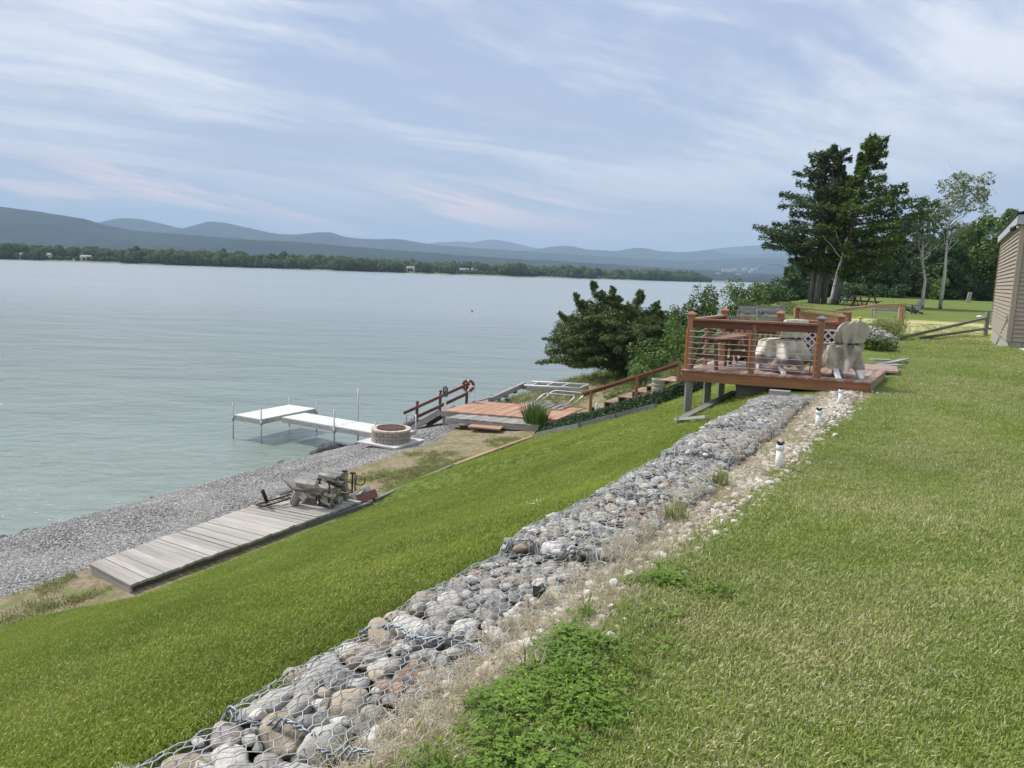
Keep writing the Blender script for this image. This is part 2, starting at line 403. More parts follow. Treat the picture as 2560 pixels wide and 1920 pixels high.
def bladef(name,g1,g2,g3,dry,k):
    def f(t,b):
        p=wpos(t); n=t.noise(p,.55,4,.6); n2=t.noise(p,3.0,5,.65); r=t.new('ShaderNodeNewGeometry').outputs['Random Per Island']
        oi=t.new('ShaderNodeObjectInfo').outputs['Random']
        c=t.mix(t.ramp(n,.36,.64),g1,g2); c=t.mix(t.math('MULTIPLY',t.ramp(t.noise(t.mapping(p,scale=(.5,1,1),rot=(0,0,R(-28))),.35,4,.6),.45,.62),.45),c,tuple(v*.72 for v in g3)); c=t.mix(t.math('MULTIPLY',t.ramp(n2,.4,.7),.6),c,g3)
        rr=t.math('FRACT',t.math('ADD',t.math('MULTIPLY',r,7.3),t.math('MULTIPLY',oi,3.1)))
        thr=t.math('SUBTRACT',1.0,t.math('MULTIPLY',t.ramp(t.noise(t.mapping(p,loc=(7,3,0)),.8,4,.6),.35,.68),k))
        c=t.mix(t.math('GREATER_THAN',rr,thr),c,dry)
        t.l.new(c,b.inputs['Base Color'])
    return pmat(name,g1,.55,f,.3,0,.3)
bladef('blade_slope',(.255,.325,.046),(.35,.405,.072),(.18,.24,.038),(.46,.46,.19),.14)
bladef('blade_lawn',(.235,.32,.054),(.32,.385,.085),(.36,.41,.14),(.58,.53,.30),.46)
bladef('blade_far',(.14,.20,.045),(.19,.24,.065),(.12,.175,.035),(.42,.38,.2),.3)

# ground: one sheet, the covers told apart by where they grow
def groundf(t,b):
    p=wpos(t)
    A=lambda n_: t.new('ShaderNodeAttribute',attribute_name=n_).outputs['Fac']
    grav,dirt,tan,slope=A('gravel'),A('dirt'),A('tan'),A('slope')
    # lawn
    n=t.noise(p,.55,4,.6); n2=t.noise(p,4,4,.6); n3=t.noise(p,45,4,.7)
    ls=t.mix(t.ramp(n,.36,.64),(.13,.185,.030),(.18,.225,.045)); ll=t.mix(t.ramp(n,.36,.64),(.125,.175,.030),(.17,.215,.046))
    ll=t.mix(t.math('MULTIPLY',t.ramp(t.noise(p,.22,3),.4,.62),.35),ll,(.10,.17,.03))
    lawn=t.mix(slope,ll,ls)
    lawn=t.mix(t.math('MULTIPLY',t.ramp(n2,.42,.7),.45),lawn,(.17,.19,.07)); lawn=t.mix(t.math('MULTIPLY',t.ramp(n3,.35,.65),.5),lawn,(.05,.085,.014))
    tn=t.mix(t.ramp(t.noise(t.mapping(p,scale=(.25,1,1)),.8,5,.6),.35,.7),(.36,.34,.14),(.54,.49,.25))
    lawn=t.mix(t.math('MULTIPLY',t.ramp(t.noise(t.mapping(p,scale=(.25,.9,1),rot=(0,0,R(-28))),1.1,4,.6),.48,.62),.35),lawn,(.19,.21,.075))
    lawn=t.mix(tan,lawn,tn)
    # dirt with straw and moss
    d=t.mix(t.ramp(t.noise(p,9,6,.65),.35,.65),(.19,.145,.095),(.34,.28,.195))
    d=t.mix(t.math('MULTIPLY',t.ramp(t.noise(p,2.1,6,.7),.45,.60),.85),d,(.15,.165,.05))
    # crushed stone
    v=t.new('ShaderNodeTexVoronoi',{'Vector':p,'Scale':26.0,'Randomness':1.0})
    g=t.mix(t.new('ShaderNodeSeparateColor',{0:v.outputs['Color']}).outputs[0],(.27,.26,.245),(.40,.385,.36))
    g=t.mix(t.math('GREATER_THAN',t.new('ShaderNodeSeparateColor',{0:v.outputs['Color']}).outputs[1],.93),g,(.62,.62,.62))
    g=t.mix(t.math('MULTIPLY',t.ramp(v.outputs['Distance'],.35,.75),.7),g,(.06,.06,.065))
    g=t.mix(t.math('MULTIPLY',t.ramp(t.noise(p,.9,5,.6),.5,.7),.4),g,(.25,.24,.20))
    edge=t.math('MULTIPLY',t.math('SUBTRACT',t.noise(p,1.6,5,.65),.5),.9); e2=t.math('MULTIPLY',t.math('SUBTRACT',t.noise(p,6,5,.65),.5),.7)
    kd=t.ramp(t.math('ADD',dirt,t.math('ADD',edge,e2)),.42,.58); kg=t.ramp(t.math('ADD',grav,t.math('ADD',edge,e2)),.40,.60)
    c=t.mix(kd,lawn,d); c=t.mix(kg,c,g); t.l.new(c,b.inputs['Base Color'])
    h=t.math('ADD',t.math('MULTIPLY',t.math('SUBTRACT',1.0,v.outputs['Distance']),kg),t.math('MULTIPLY',n3,.6))
    bump(t,b,h,.9,.03)
pmat('ground',(.2,.25,.1),.95,groundf,.15)
def waterf(t,b):
    p=wpos(t)
    w1=t.noise(t.mapping(p,scale=(1,1.5,1),rot=(0,0,R(-20))),1.5,6,.62,.6); w2=t.noise(t.mapping(p,scale=(1,1.9,1),rot=(0,0,R(12))),6.5,3,.6,.3)
    w3=t.noise(t.mapping(p,scale=(1,2,1),rot=(0,0,R(-10))),.12,4,.55)
    d=t.noise(t.mapping(p,scale=(.3,1,1)),.015,4,.6)
    c=t.mix(t.ramp(d,.35,.65),(.235,.262,.25),(.275,.295,.282))  # far water's base is raised to stand in for reflected horizon sky
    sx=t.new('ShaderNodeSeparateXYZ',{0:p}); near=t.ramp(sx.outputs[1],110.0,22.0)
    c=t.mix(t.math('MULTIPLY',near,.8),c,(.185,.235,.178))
    t.l.new(c,b.inputs['Base Color'])
    cdn=t.new('ShaderNodeBump',{'Height':w1,'Strength':1.0,'Distance':.055})
    cd2=t.new('ShaderNodeBump',{'Height':w2,'Strength':1.0,'Distance':.012,'Normal':cdn.outputs[0]})
    cd3=t.new('ShaderNodeBump',{'Height':w3,'Strength':.6,'Distance':.5,'Normal':cd2.outputs[0]})
    t.l.new(cd3.outputs[0],b.inputs['Normal']); b.inputs['IOR'].default_value=1.75
    t.l.new(t.math('ADD',t.math('MULTIPLY',t.ramp(sx.outputs[1],30.0,160.0),.12),.09),b.inputs['Roughness'])
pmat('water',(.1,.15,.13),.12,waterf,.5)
def mountf(t,b):
    p=wpos(t); n=t.noise(p,.004,8,.65,.2); n2=t.noise(p,.03,5,.7)
    c=t.mix(t.ramp(n,.35,.65),(.012,.019,.022),(.034,.045,.036)); c=t.mix(t.math('MULTIPLY',t.ramp(n2,.45,.7),.6),c,(.055,.08,.04))
    t.l.new(c,b.inputs['Base Color'])
pmat('mountain',(.04,.06,.03),1,mountf,.0)
def woodsf(t,b):
    p=wpos(t); n=t.noise(p,.02,4,.6); n2=t.noise(p,.35,6,.75); r=t.new('ShaderNodeNewGeometry').outputs['Random Per Island']
    c=t.mix(r,(.045,.075,.026),(.12,.165,.06)); c=t.mix(t.math('MULTIPLY',t.ramp(n2,.38,.62),.8),c,(.018,.032,.014)); c=t.mix(t.ramp(n,.55,.75),c,(.075,.10,.035))
    t.l.new(c,b.inputs['Base Color']); bump(t,b,n2,1.0,2.5)
pmat('far_leaves',(.05,.08,.03),1,woodsf,0)
simple('far_field',(.10,.14,.045),1,0,.3,.02,c2=(.16,.17,.075),coords=wpos)
M=MATS
# ================================================================== SETTING
def grade(*segs):
    o=[]
    for a,b,st in segs: o+=list(np.arange(a,b-1e-6,st))
    o.append(segs[-1][1]); return np.array(o)
sg=grade((-60,-20,5),(-20,-17,.5),(-17,-14,.12),(-14,-11,.2),(-11,-9,.12),(-9,-3,.3),(-3,-.5,.1),(-.5,3,.25),(3,12,.6),(12,40,3),(40,600,40))
tg=grade((-60,-4,4),(-4,0,.5),(0,12,.2),(12,30,.3),(30,60,1),(60,130,4),(130,700,40))
Sg,Tg=np.meshgrid(sg,tg); Zg=ZST(Sg,Tg)
nz=(fbm(Sg*1.3,Tg*1.3,3,3)-.45)*.10*sst(3,1,np.abs(Sg+13.5)/1.6)+(fbm(Sg*.35,Tg*.35,3,9)-.45)*.10
calm=((Sg>-12.2)&(Sg<-10.2)&(Tg>5)&(Tg<14))|((np.abs(Sg+2)<.8)&(Tg<16))
Zg=Zg+np.where(calm,nz*.15,np.where((Sg<-11.5)&(Sg>-16.5),nz*.45,nz))
X=Sg*N2[0]+Tg*A2[0]; Yg=Sg*N2[1]+Tg*A2[1]
nt,ns=Sg.shape; idx=np.arange(nt*ns).reshape(nt,ns)
Fq=np.stack([idx[:-1,:-1],idx[:-1,1:],idx[1:,1:],idx[1:,:-1]],-1).reshape(-1,4)
s_,t_=Sg.ravel(),Tg.ravel()
def zone_masks(s,t):
    dirt_in=np.interp(t,[-60,6.2,7.4,9,12,16,19,21,23],[-10.9,-10.9,-11.6,-12.2,-12.5,-12.9,-13.0,-13.6,-14])
    grav=sst(.5,-.5,(s-dirt_in)/.5)*sst(30,25,t)
    grav=np.maximum(grav,sst(-15.4,-16.2,s))
    grav=np.maximum(grav,sst(1.0,.3,np.hypot((s+13.7)/2.1,(t-26.8)/1.7)))
    dirt=sst(0.05,-.15,s-np.interp(t,[5.6,6.8,12.6,13.8],[-10.75,-10.15,-10.15,-10.72]))*sst(34,30,t)
    dirt=np.maximum(dirt,sst(-1.85,-1.7,s)*sst(.10,-.10,s-np.interp(t,[0,2,3.5,5,8,11,14],[-1.30,-1.36,-1.34,-1.28,-1.22,-1.10,-.95])-.10*np.sin(t*2.3))*sst(15.5,14.5,t))
    grav=grav*(1-sst(8.6,7.2,t)*sst(-12.1,-11.7,s)*.9)
    # worn straw-coloured mown patch behind the split rails
    x=s*N2[0]+t*A2[0]; y=s*N2[1]+t*A2[1]
    tan=sst(1.12,.90,np.hypot((t-43.0+.30*(s+1))/6.8,(s-1.5)/6.6))
    slope=sst(-1.4,-1.9,s)*sst(45,30,t)
    return grav,dirt,tan,slope
gm,dm,tm,sm=zone_masks(s_,t_)
gnd=obj_from('ground',np.stack([X.ravel(),Yg.ravel(),Zg.ravel()],1),Fq,M['ground'],smooth=True,attrs=dict(gravel=gm,dirt=dm,tan=tm,slope=sm)); tag(gnd,kind='structure')
wv=MB(); WB=14500
wv.add([(-WB,-400,0),(WB,-400,0),(WB,WB-200,0),(-WB,WB-200,0)],[(0,1,2,3)])
wat=wv.build('water',M['water']); tag(wat,kind='structure')

# mountains: each ridge is a long hill with a foot, a crest and a far side
def ridge(name,pts,dist,front,seed,jag=.04):
    px=np.array([p[0] for p in pts],float); py=np.array([p[1] for p in pts],float)
    q=np.arange(px[0],px[-1],7.0); yy=np.interp(q,px,py); k=np.ones(7)/7; yy=np.convolve(np.pad(yy,3,'edge'),k,'valid')*.5+np.interp(q,px,py)*.5
    yy=yy-(fbm(q/26,q*0,5,seed)-.48)*jag*60
    C=np.array([list(WY(a,b,dist)) for a,b in zip(q,yy)])
    rows=np.concatenate([np.linspace(-1,0,26),np.linspace(.12,1,7)]); V=[]
    for v in rows:
        d=dist+v*front*(1 if v<0 else .6); sh=max(0,1-abs(v)**1.15)
        z=C[:,2]*sh; x=C[:,0]
        z=z*(1-(.28*np.sin(min(1,abs(v)*1.0)*math.pi))*(fbm(x/420,np.full_like(x,v*3.1),4,seed+2)*1.8-.2))
        z=z+(fbm(x/90,np.full_like(x,v*9),4,seed+5)-.5)*C[:,2]*.10*math.sin(min(1,abs(v))*math.pi)-2*(abs(v)>.99)
        V.append(np.stack([x,np.full_like(x,d),z],1))
    n=len(q); I=np.arange(len(rows)*n).reshape(len(rows),n)
    Fq=np.stack([I[:-1,:-1],I[:-1,1:],I[1:,1:],I[1:,:-1]],-1).reshape(-1,4)
    o=obj_from(name,np.concatenate(V),Fq,M['mountain'],smooth=True); tag(o,kind='structure')
ridge('hills',[(-500,560),(-200,520),(0,516),(60,524),(110,531),(215,548),(250,560),(330,576),(480,588),(620,598),(760,606),(900,618),(1100,634),(1300,648),(1500,659),(1700,672),(1900,684),(2300,694),(2800,700)],3800,1500,1)
ridge('hills',[(-500,560),(250,556),(300,545),(350,547),(405,559),(455,572),(480,566),(520,553),(560,556),(640,574),(700,586),(745,587),(790,580),(825,580),(860,592),(900,597),(960,598),(985,596),(1030,603),(1080,611),(1160,618),(1250,624),(1340,630),(1500,640),(1700,652),(1780,650),(1850,646),(1900,643),(1960,648),(2300,655),(2800,670)],6800,2400,2,.03)
ridge('hills',[(300,600),(900,612),(1150,624),(1330,626),(1360,619),(1400,615),(1430,615),(1460,623),(1540,628),(1570,622),(1605,618),(1650,628),(1720,631),(1745,626),(1785,626),(1830,638),(1900,636),(1925,631),(1960,636),(2300,650),(2800,660)],9000,1900,3,.03)
ridge('hills',[(900,640),(1075,608),(1100,605),(1130,605),(1155,602),(1175,607),(1200,602),(1225,598),(1250,600),(1290,609),(1340,621),(1500,640),(1700,640),(1780,622),(1850,616),(1900,613),(1950,616),(2100,625),(2300,640),(2800,650)],11600,2000,4,.02)

# far shore: low land with its woods
shore=[(-1900,640),(-1200,700),(-700,735),(-500,752),(-350,800),(-135,905),(0,1000),(120,1105),(240,1250),(356,1400)]
sx=np.array([p[0] for p in shore],float); sy=np.array([p[1] for p in shore],float)
qx=np.arange(-1900,357,12.0); qy=np.interp(qx,sx,sy)+(fbm(qx/70,qx*0,3,3)-.45)*26
V=[];rows=[0,6,30,150,500,1600,2300]; hts=[-.6,.9,2.0,4,6,6,-1]
for dd,hh in zip(rows,hts):
    tap=np.clip((360-qx)/120,0.05,1)**.6
    V.append(np.stack([qx-dd*.15*(qx>0),qy+dd*tap,np.full_like(qx,hh)],1))
n=len(qx);I=np.arange(len(rows)*n).reshape(len(rows),n)
tag(obj_from('terrain',np.concatenate(V),np.stack([I[:-1,:-1],I[:-1,1:],I[1:,1:],I[1:,:-1]],-1).reshape(-1,4),M['far_field'],smooth=True),kind='structure')
# the far wood, one mass of crowns
bv,bf=ico(2); NB=5200
u=rng.random(NB)**.8; bx=rng.uniform(-1500,352,NB); 
dep=np.where(rng.random(NB)<.38,rng.uniform(8,30,NB),8+u*420); tap=np.clip((360-bx)/140,0.04,1)
by=np.interp(bx,sx,sy)+dep*tap
h=rng.uniform(6.5,13.5,NB)*(.35+1.1*fbm(bx/30,dep/60,4,8))
open_=(fbm(bx/55,bx*0+3,3,21)>.57)&(dep<70); h=np.where(open_,h*.35,h)
h=h*np.clip((362-bx)/40,.55,1)
keep=rng.random(NB)>.0
gz=np.interp(dep,[0,6,30,150,500],[0,1,2,4,6])
VV=np.zeros((NB,len(bv),3)); lump=1+.22*np.sin(bv@rng.normal(size=(3,1))*3+0).ravel()
for i in range(NB):
    a=rng.uniform(0,6.3); ca,sa=math.cos(a),math.sin(a); rr=h[i]*rng.uniform(.38,.62)
    q=bv*(1+.20*np.sin(bv@rng.normal(size=3)*4+i)+.10*np.sin(bv@rng.normal(size=3)*9))[:,None]
    q=q@np.array([[ca,sa,0],[-sa,ca,0],[0,0,1]]); VV[i]=q*[rr,rr,h[i]*.56]+[bx[i],by[i],gz[i]+h[i]*.5]
FF=(bf[None]+(np.arange(NB)*len(bv))[:,None,None]).reshape(-1,3)
tag(obj_from('far_woods',VV.reshape(-1,3),FF,M['far_leaves'],smooth=False),kind='stuff')

# ================================================================== plants: leaf clouds
def leaf_obj(name,C,size,mat,parent=None,flat=0.0,asp=.5,jit=.35,droop=0.0):
    """one small folded leaf or spray at each centre"""
    C=np.asarray(C,float); n=len(C)
    nrm=rng.normal(size=(n,3)); nrm[:,2]=np.abs(nrm[:,2])+flat*2.2; nrm/=np.linalg.norm(nrm,axis=1)[:,None]
    a=rng.normal(size=(n,3)); a-=nrm*(a*nrm).sum(1)[:,None]; a[:,2]-=droop; a/=np.linalg.norm(a,axis=1)[:,None]
    b=np.cross(nrm,a); s=(size*(1+jit*rng.normal(size=n)).clip(.4,2))[:,None]
    V=np.stack([C-a*s*.5,C+b*s*asp*.5+nrm*s*.08,C+a*s*.5,C-b*s*asp*.5+nrm*s*.08],1)
    I=np.arange(n)[:,None]*4
    Fc=np.concatenate([I+[0,1,2],I+[0,2,3]],1).reshape(-1,3)
    return obj_from(name,V.reshape(-1,3),Fc,mat,parent)
def blobs(centers,radii,per,shell=.55):
    out=[]
    for c,r,k in zip(centers,radii,per):
        d=rng.normal(size=(k,3)); d/=np.linalg.norm(d,axis=1)[:,None]
        rad=rng.random(k)**(1/3.)*(1-shell)+shell*rng.random(k)**.2; rad=np.clip(rad,0,1.08)
        out.append(np.asarray(c)+d*rad[:,None]*np.asarray(r))
    return np.concatenate(out)
def limb(mb,p0,p1,r0,r1,seg=5,wob=.06,n=6):
    p0=np.array(p0,float);p1=np.array(p1,float);L=np.linalg.norm(p1-p0);pts=[];rs=[]
    for i in range(seg+1):
        f=i/seg; o=rng.normal(size=3)*wob*L*(0<i<seg); o[2]*=.5
        pts.append(p0+(p1-p0)*f+o*.5); rs.append(r0+(r1-r0)*f)
    mb.tube(pts,rs,n); return pts
def broadleaf(name,base,h,rx,ry,mat,label,cat='tree',group=None,n=5200,leaf=.3,trunk='bark_dark',tr=.22,low=.12,lobes=26,lean=(0,0)):
    base=Vector(base); root=empty(name,base,label,cat,group); mb=MB()
    limb(mb,base-Vector((0,0,.3)),(base.x+lean[0]*.6,base.y,base.z+h*.7),tr,tr*.35,6,.03,8)
    cs=[];rs=[];per=[]
    for i in range(lobes):
        f=low+(1-low)*(i+.5)/lobes; ang=rng.uniform(0,6.3); env=math.sin(min(1,(f-low)/(1-low)*.92+.12)*math.pi)**.55
        rad=rng.uniform(.35,.85)*env
        c=(base.x+lean[0]*f+math.cos(ang)*rx*rad,base.y+math.sin(ang)*ry*rad,base.z+h*f*.93)
        q=rng.uniform(.20,.34)*(.6+.4*env); cs.append(c); rs.append((rx*q*1.5,ry*q*1.5,h*q*.42)); per.append(int(n/lobes))
        if i%2==0: limb(mb,(base.x+lean[0]*f*.6,base.y,base.z+h*f*.55),c,tr*.3,tr*.06,4,.06,5)
    mb.build('trunk',M[trunk],root,smooth=True)
    leaf_obj('crown',blobs(cs,rs,per),leaf,M[mat],root,.15,.62)
    return root
def env_pine(name,base,top,prof,mat,label,n_br=70,leaf=.34,tr=.3,trunk='bark_grey',group=None,per=110,f0=.2,dense=1.0,stems=None,fork=None):
    base=np.array(base,float);top=np.array(top,float);h=top[2]-base[2]
    root=empty(name,Vector(base),label,'tree',group); mb=MB()
    mid=base+(top-base)*.5+np.array([0.0,.15,0])
    P=[base-[0,0,.3],base+(top-base)*.22,mid,base+(top-base)*.8,top]
    mb.tube([tuple(p) for p in P],[tr*1.2,tr,tr*.65,tr*.3,.04],10)
    if stems:
        for dx,dy in stems: mb.tube([tuple(base+[dx,dy,-.3]),tuple(base+[dx,dy,0]+(top-base)*.3),tuple(P[2])],[tr,tr*.8,tr*.4],9)
    pf=np.array(prof); C=[]
    for i in range(n_br):
        f=f0+(1-f0)*((i+rng.random())/n_br); ang=rng.uniform(0,2*math.pi)
        l=np.interp(f,pf[:,0],pf[:,1]); r_=np.interp(f,pf[:,0],pf[:,2]); ca=math.cos(ang)
        L=(r_ if ca>0 else l)*abs(ca)+(.5*(l+r_))*.75*abs(math.sin(ang))
        L*=rng.uniform(.55,1.08)
        if L<.15: continue
        # trunk point
        g=f*4; k_=min(3,int(g)); p0=np.array([np.interp(f,[0,.22,.5,.8,1],[q[j] for q in P]) for j in range(3)])
        tip=p0+np.array([ca*L,math.sin(ang)*L,L*rng.uniform(.02,.22)])
        limb(mb,p0,tip,tr*.16*(1-f*.5)+.02,.015,5,.05,5)
        k=int(per*dense*(.35+.65*L/3)); u=rng.random(k)**.65*.85+.18
        pos=p0+(tip-p0)*u[:,None]; side=np.array([-math.sin(ang),ca,0]); wd=.28*L*np.sin(np.clip(u,0,1)*math.pi*.85+.25)
        C.append(pos+side*(rng.normal(size=k)*wd*.55)[:,None]+np.array([0,0,1])*(rng.normal(size=k)*.13+.06)[:,None])
    mb.build('trunk',M[trunk],root,smooth=True)
    leaf_obj('crown',np.concatenate(C),leaf,M[mat],root,.35,.38,.35)
    return root
def gz(x,y): return float(ZW(x,y))
def GP(px,y,dz=0.0):
    """ground point in column px at depth y"""
    x=WY(px,770,y).x; return Vector((x,y,gz(x,y)+dz))
S=63/1923.0
# the two white pines and their neighbours
b=GP(2040,63); env_pine('pine_tree',b,(b.x+.6,b.y+.5,b.z+12.2),[(0,1.2,.6),(.2,2.0,1.2),(.33,4.6,2),(.42,5.4,2),(.5,3.6,2),(.6,4.1,1.8),(.7,3.3,1.6),(.78,2.4,1.2),(.83,2.5,.8),(.9,1.4,.9),(.96,1.6,1.0),(1,.3,.4)],'needles_pine_dark','tall dark pine with three thick grey stems, its left limbs sweeping out over the lake',158,.27,.24,per=240,stems=[(.62,.1),(-.30,.5)],f0=.2)
b=GP(2083,61); env_pine('pine_tree',b,(b.x+1.85,b.y,b.z+12.7),[(0,.5,.4),(.17,1,1.6),(.24,2.4,3.4),(.32,2.2,4.3),(.42,2.4,5.0),(.55,2.2,4.9),(.66,1.5,3.7),(.74,.8,2.0),(.80,.6,2.3),(.84,.6,1.1),(.92,.8,1.3),(.97,.7,1.0),(1,.3,.4)],'needles_pine','tallest pine, yellow-green, leaning right with a pale streaked trunk',160,.28,.27,per=240,trunk='bark_grey',f0=.17)
# birches
def birch(base,top,label,crown,n,kinks=()):
    root=empty('birch_tree',base,label,'tree','birches on the lawn'); mb=MB(); base=np.array(base);top=np.array(top)
    P=[base-[0,0,.3]]+[base+(top-base)*f+[o,0,0] for f,o in kinks]+[top]
    mb.tube([tuple(p) for p in P],[.145-.11*i/(len(P)-1) for i in range(len(P))],8)
    C=[]
    for cx,cz,r in crown:
        c=base+[cx,rng.normal()*.6,cz]; f=min(.95,max(.3,(cz-1.6)/(top[2]-base[2]))); p0=base+(top-base)*f*.9
        limb(mb,p0,c,.032,.009,5,.08,5)
        for j in range(4):
            e=c+rng.normal(size=3)*r*.8; limb(mb,c,e,.015,.006,3,.1,4)
        C.append(blobs([c],[(r,r,r*.75)],[int(n*r*r*2.2)],.2))
    mb.build('trunk',M['bark_birch'],root,smooth=True)
    leaf_obj('crown',np.concatenate(C),.19,M['leaf_birch'],root,.1,.75)
    return root
b=GP(2350,60); z=b.z
birch(b,(b.x+.05,60,z+8.8),'taller white birch with sparse pale leaves, black-banded trunk leaning right',[(.4,9.7,.9),(1.3,10.0,.8),(2.1,9.8,.7),(2.8,9.0,.7),(2.7,8.2,.6),(2.0,7.4,.6),(1.0,8.8,.8),(-.4,8.9,.7),(-1.1,7.9,.6),(.1,7.4,.7),(-1.4,6.8,.5),(1.4,6.4,.45),(1.8,8.8,.6),(-.7,9.4,.5),(.2,6.2,.5),(1.7,9.5,.8),(.9,8.2,.7),(-.2,8.2,.7),(2.2,8.6,.7),(.7,9.2,.7),(-.9,7.3,.6),(1.3,7.6,.6)],88,[(.3,.05),(.6,-.1)])
b=GP(2304,61); z=b.z
birch(b,(b.x-.75,61,z+7.4),'thin crooked birch, the shorter of the two, with a bare branch reaching left',[(-.5,7.7,.8),(-1.1,7.0,.8),(.3,7.4,.9),(-1.6,6.2,.7),(-.2,6.4,.9),(.8,6.6,.8),(-1.0,5.2,.7),(.5,5.4,.8),(1.2,5.9,.7)],150,[(.12,.1),(.3,.25),(.5,.0),(.8,.05)])
b=GP(2071,60); root=empty('birch_tree',b,'short leaning pale trunk in front of the tallest pine, nearly bare','tree'); mb=MB(); limb(mb,b-Vector((0,0,.3)),b+Vector((.95,0,5.2)),.12,.05,6,.02,8); limb(mb,b+Vector((.62,0,3.6)),b+Vector((-.9,.2,5.3)),.05,.015,5,.06,5); limb(mb,b+Vector((.75,0,4.2)),b+Vector((-.3,-.2,5.9)),.04,.012,5,.06,5); mb.build('trunk',M['bark_birch'],root,smooth=True)
# tree line round the far end of the lawn
tl=[(1935,104,6.5,2.6,'leaf_dark','dark tree at the water end of the wood, lowest of the row'),
 (1968,100,8.6,2.9,'leaf_ash','small pointed green tree where the wood meets the lake'),
 (2010,112,10.0,4.0,'leaf_dark','dark tree behind the left pine trunks'),
 (2090,118,10.5,4.5,'leaf_ash','rounded tree filling the gap behind the leaning pine'),
 (2150,108,9.2,3.8,'leaf_dark','dark shaded tree behind the blue picnic table'),
 (2200,103,7.4,3.6,'leaf_ash','bushy tree right of the pines, silvery leaves'),
 (2245,112,10.4,3.9,'needles_pine_dark','dull brown-green tree half hidden by the pine tips'),
 (2300,116,8.6,4.2,'leaf_dark','dark tree straight behind the crooked birch'),
 (2345,104,7.8,3.8,'leaf_ash','mid green tree behind the taller birch trunk'),
 (2395,112,9.6,4.6,'leaf_maple','bright maple just right of the taller birch'),
 (2442,106,10.6,4.8,'leaf_maple','broad bright maple nearest the brown house, biggest of the row'),
 (2500,112,12.2,4.8,'leaf_maple','maple rising behind the roof edge of the house'),
 (2545,104,11.2,4.6,'leaf_ash','tree crown seen just above the house eave'),
 (2610,108,12.5,5,'leaf_maple','tree behind the house roof, mostly hidden')]
tl=[(p[0],p[1],p[2]*(1.1 if p[0]>2150 else 1.0))+p[3:] for p in tl]
for px,y,h,r,mt,lb in tl:
    bb=GP(px,y); broadleaf('broadleaf_tree',bb,h,r,r,mt,lb,'tree','trees at the end of the lawn',6800,.40,'bark_dark',.26,.05,34)
# dark second rank and underwood behind them
C=[]
for px in range(1945,2700,22):
    for y in (122,131):
        bb=GP(px+rng.uniform(-8,8),y); hh=np.interp(px,[1945,2100,2300,2700],[6.5,8.5,7.5,10]); C.append(blobs([(bb.x,bb.y,bb.z+hh*f) for f in (.15,.4,.65,.85)],[(3.6,2.5,hh*.22)]*4,[260]*4,.3))
tag(leaf_obj('far_wood_foliage',np.concatenate(C),.62,M['leaf_dark'],None,.1,.7),kind='stuff')
def shrub(name,p,h,r,mat,label,n=1500,leaf=.14,group=None,lobes=10,low=.05,asp=.6,cat='shrub',droop=0):
    p=Vector(p); root=empty(name,p,label,cat,group); mb=MB(); cs=[];rs=[]
    for i in range(lobes):
        f=low+.75*rng.random(); a=rng.uniform(0,6.3); rad=r*rng.uniform(.1,.75)
        c=(p.x+math.cos(a)*rad,p.y+math.sin(a)*rad,p.z+h*f); cs.append(c); rs.append((r*.38,r*.38,h*.24)); limb(mb,(p.x,p.y,p.z-.05),c,.02+h*.008,.006,3,.06,5)
    mb.build('stem',M['bark_dark'],root,smooth=True); leaf_obj('foliage',blobs(cs,rs,[n//lobes]*lobes,.3),leaf,M[mat],root,.15,asp,.35,droop); return root
for i,(px,y,h,r,mt,lb) in enumerate([(1975,92,1.6,2.2,'leaf_shrub','low bright shrub at the lake edge of the far lawn'),(2005,95,1.5,2,'leaf_shrub','yellow-green shrub left of the dark pine stems'),
   (2120,97,1.8,2.2,'leaf_ash','grey-green bush behind the dark picnic table'),(2225,100,2.4,2.6,'leaf_ash','wide pale bush between pine and crooked birch'),(2330,99,2.8,2.2,'leaf_maple','yellow-green bush between the two birches'),
   (2450,102,2.2,2.6,'leaf_dark','dark bush at the foot of the big maple')]):
    bb=GP(px,y); shrub('bush',bb,h,r,mt,lb,1500,.26,'bushes along the wood edge')

# the cedar over the water
cb=GP(1572,36.5); root=empty('cedar_tree',cb,'wide dark red cedar with five ragged tops at the water edge','tree'); mb=MB(); C=[]
limb(mb,cb-Vector((0,0,.3)),cb+Vector((-.1,0,2.0)),.24,.17,5,.02,9)
tops=[(-2.6,3.85,.0),(-1.75,4.4,.3),(-.85,4.2,.0),(.55,4.1,.2),(1.35,3.6,-.2),(2.3,3.0,.2),(-3.3,2.9,.1),(-.1,3.4,-.3),(3.0,2.4,.0)]
for tx,tz,ty in tops:
    T=np.array(cb)+[tx,ty,tz]; B=np.array(cb)+[tx*.25,ty,1.3]
    limb(mb,B,T,.09,.012,6,.03,6)
    for i in range(76):
        f=rng.random()**.8; q=B+(T-B)*f; a=rng.uniform(0,6.3); L=(1-f)**1.0*1.45+.05
        e=q+np.array([math.cos(a)*L,math.sin(a)*L,L*rng.uniform(.05,.5)+.10]); 
        k=int((46+100*L)*(1 if f<.5 else .6)); u=rng.random(k)**.7
        C.append(q+(e-q)*u[:,None]+rng.normal(size=(k,3))*[.085,.085,.08]*(.4+1.1*(1-u))[:,None]*(.35+L*1.1))
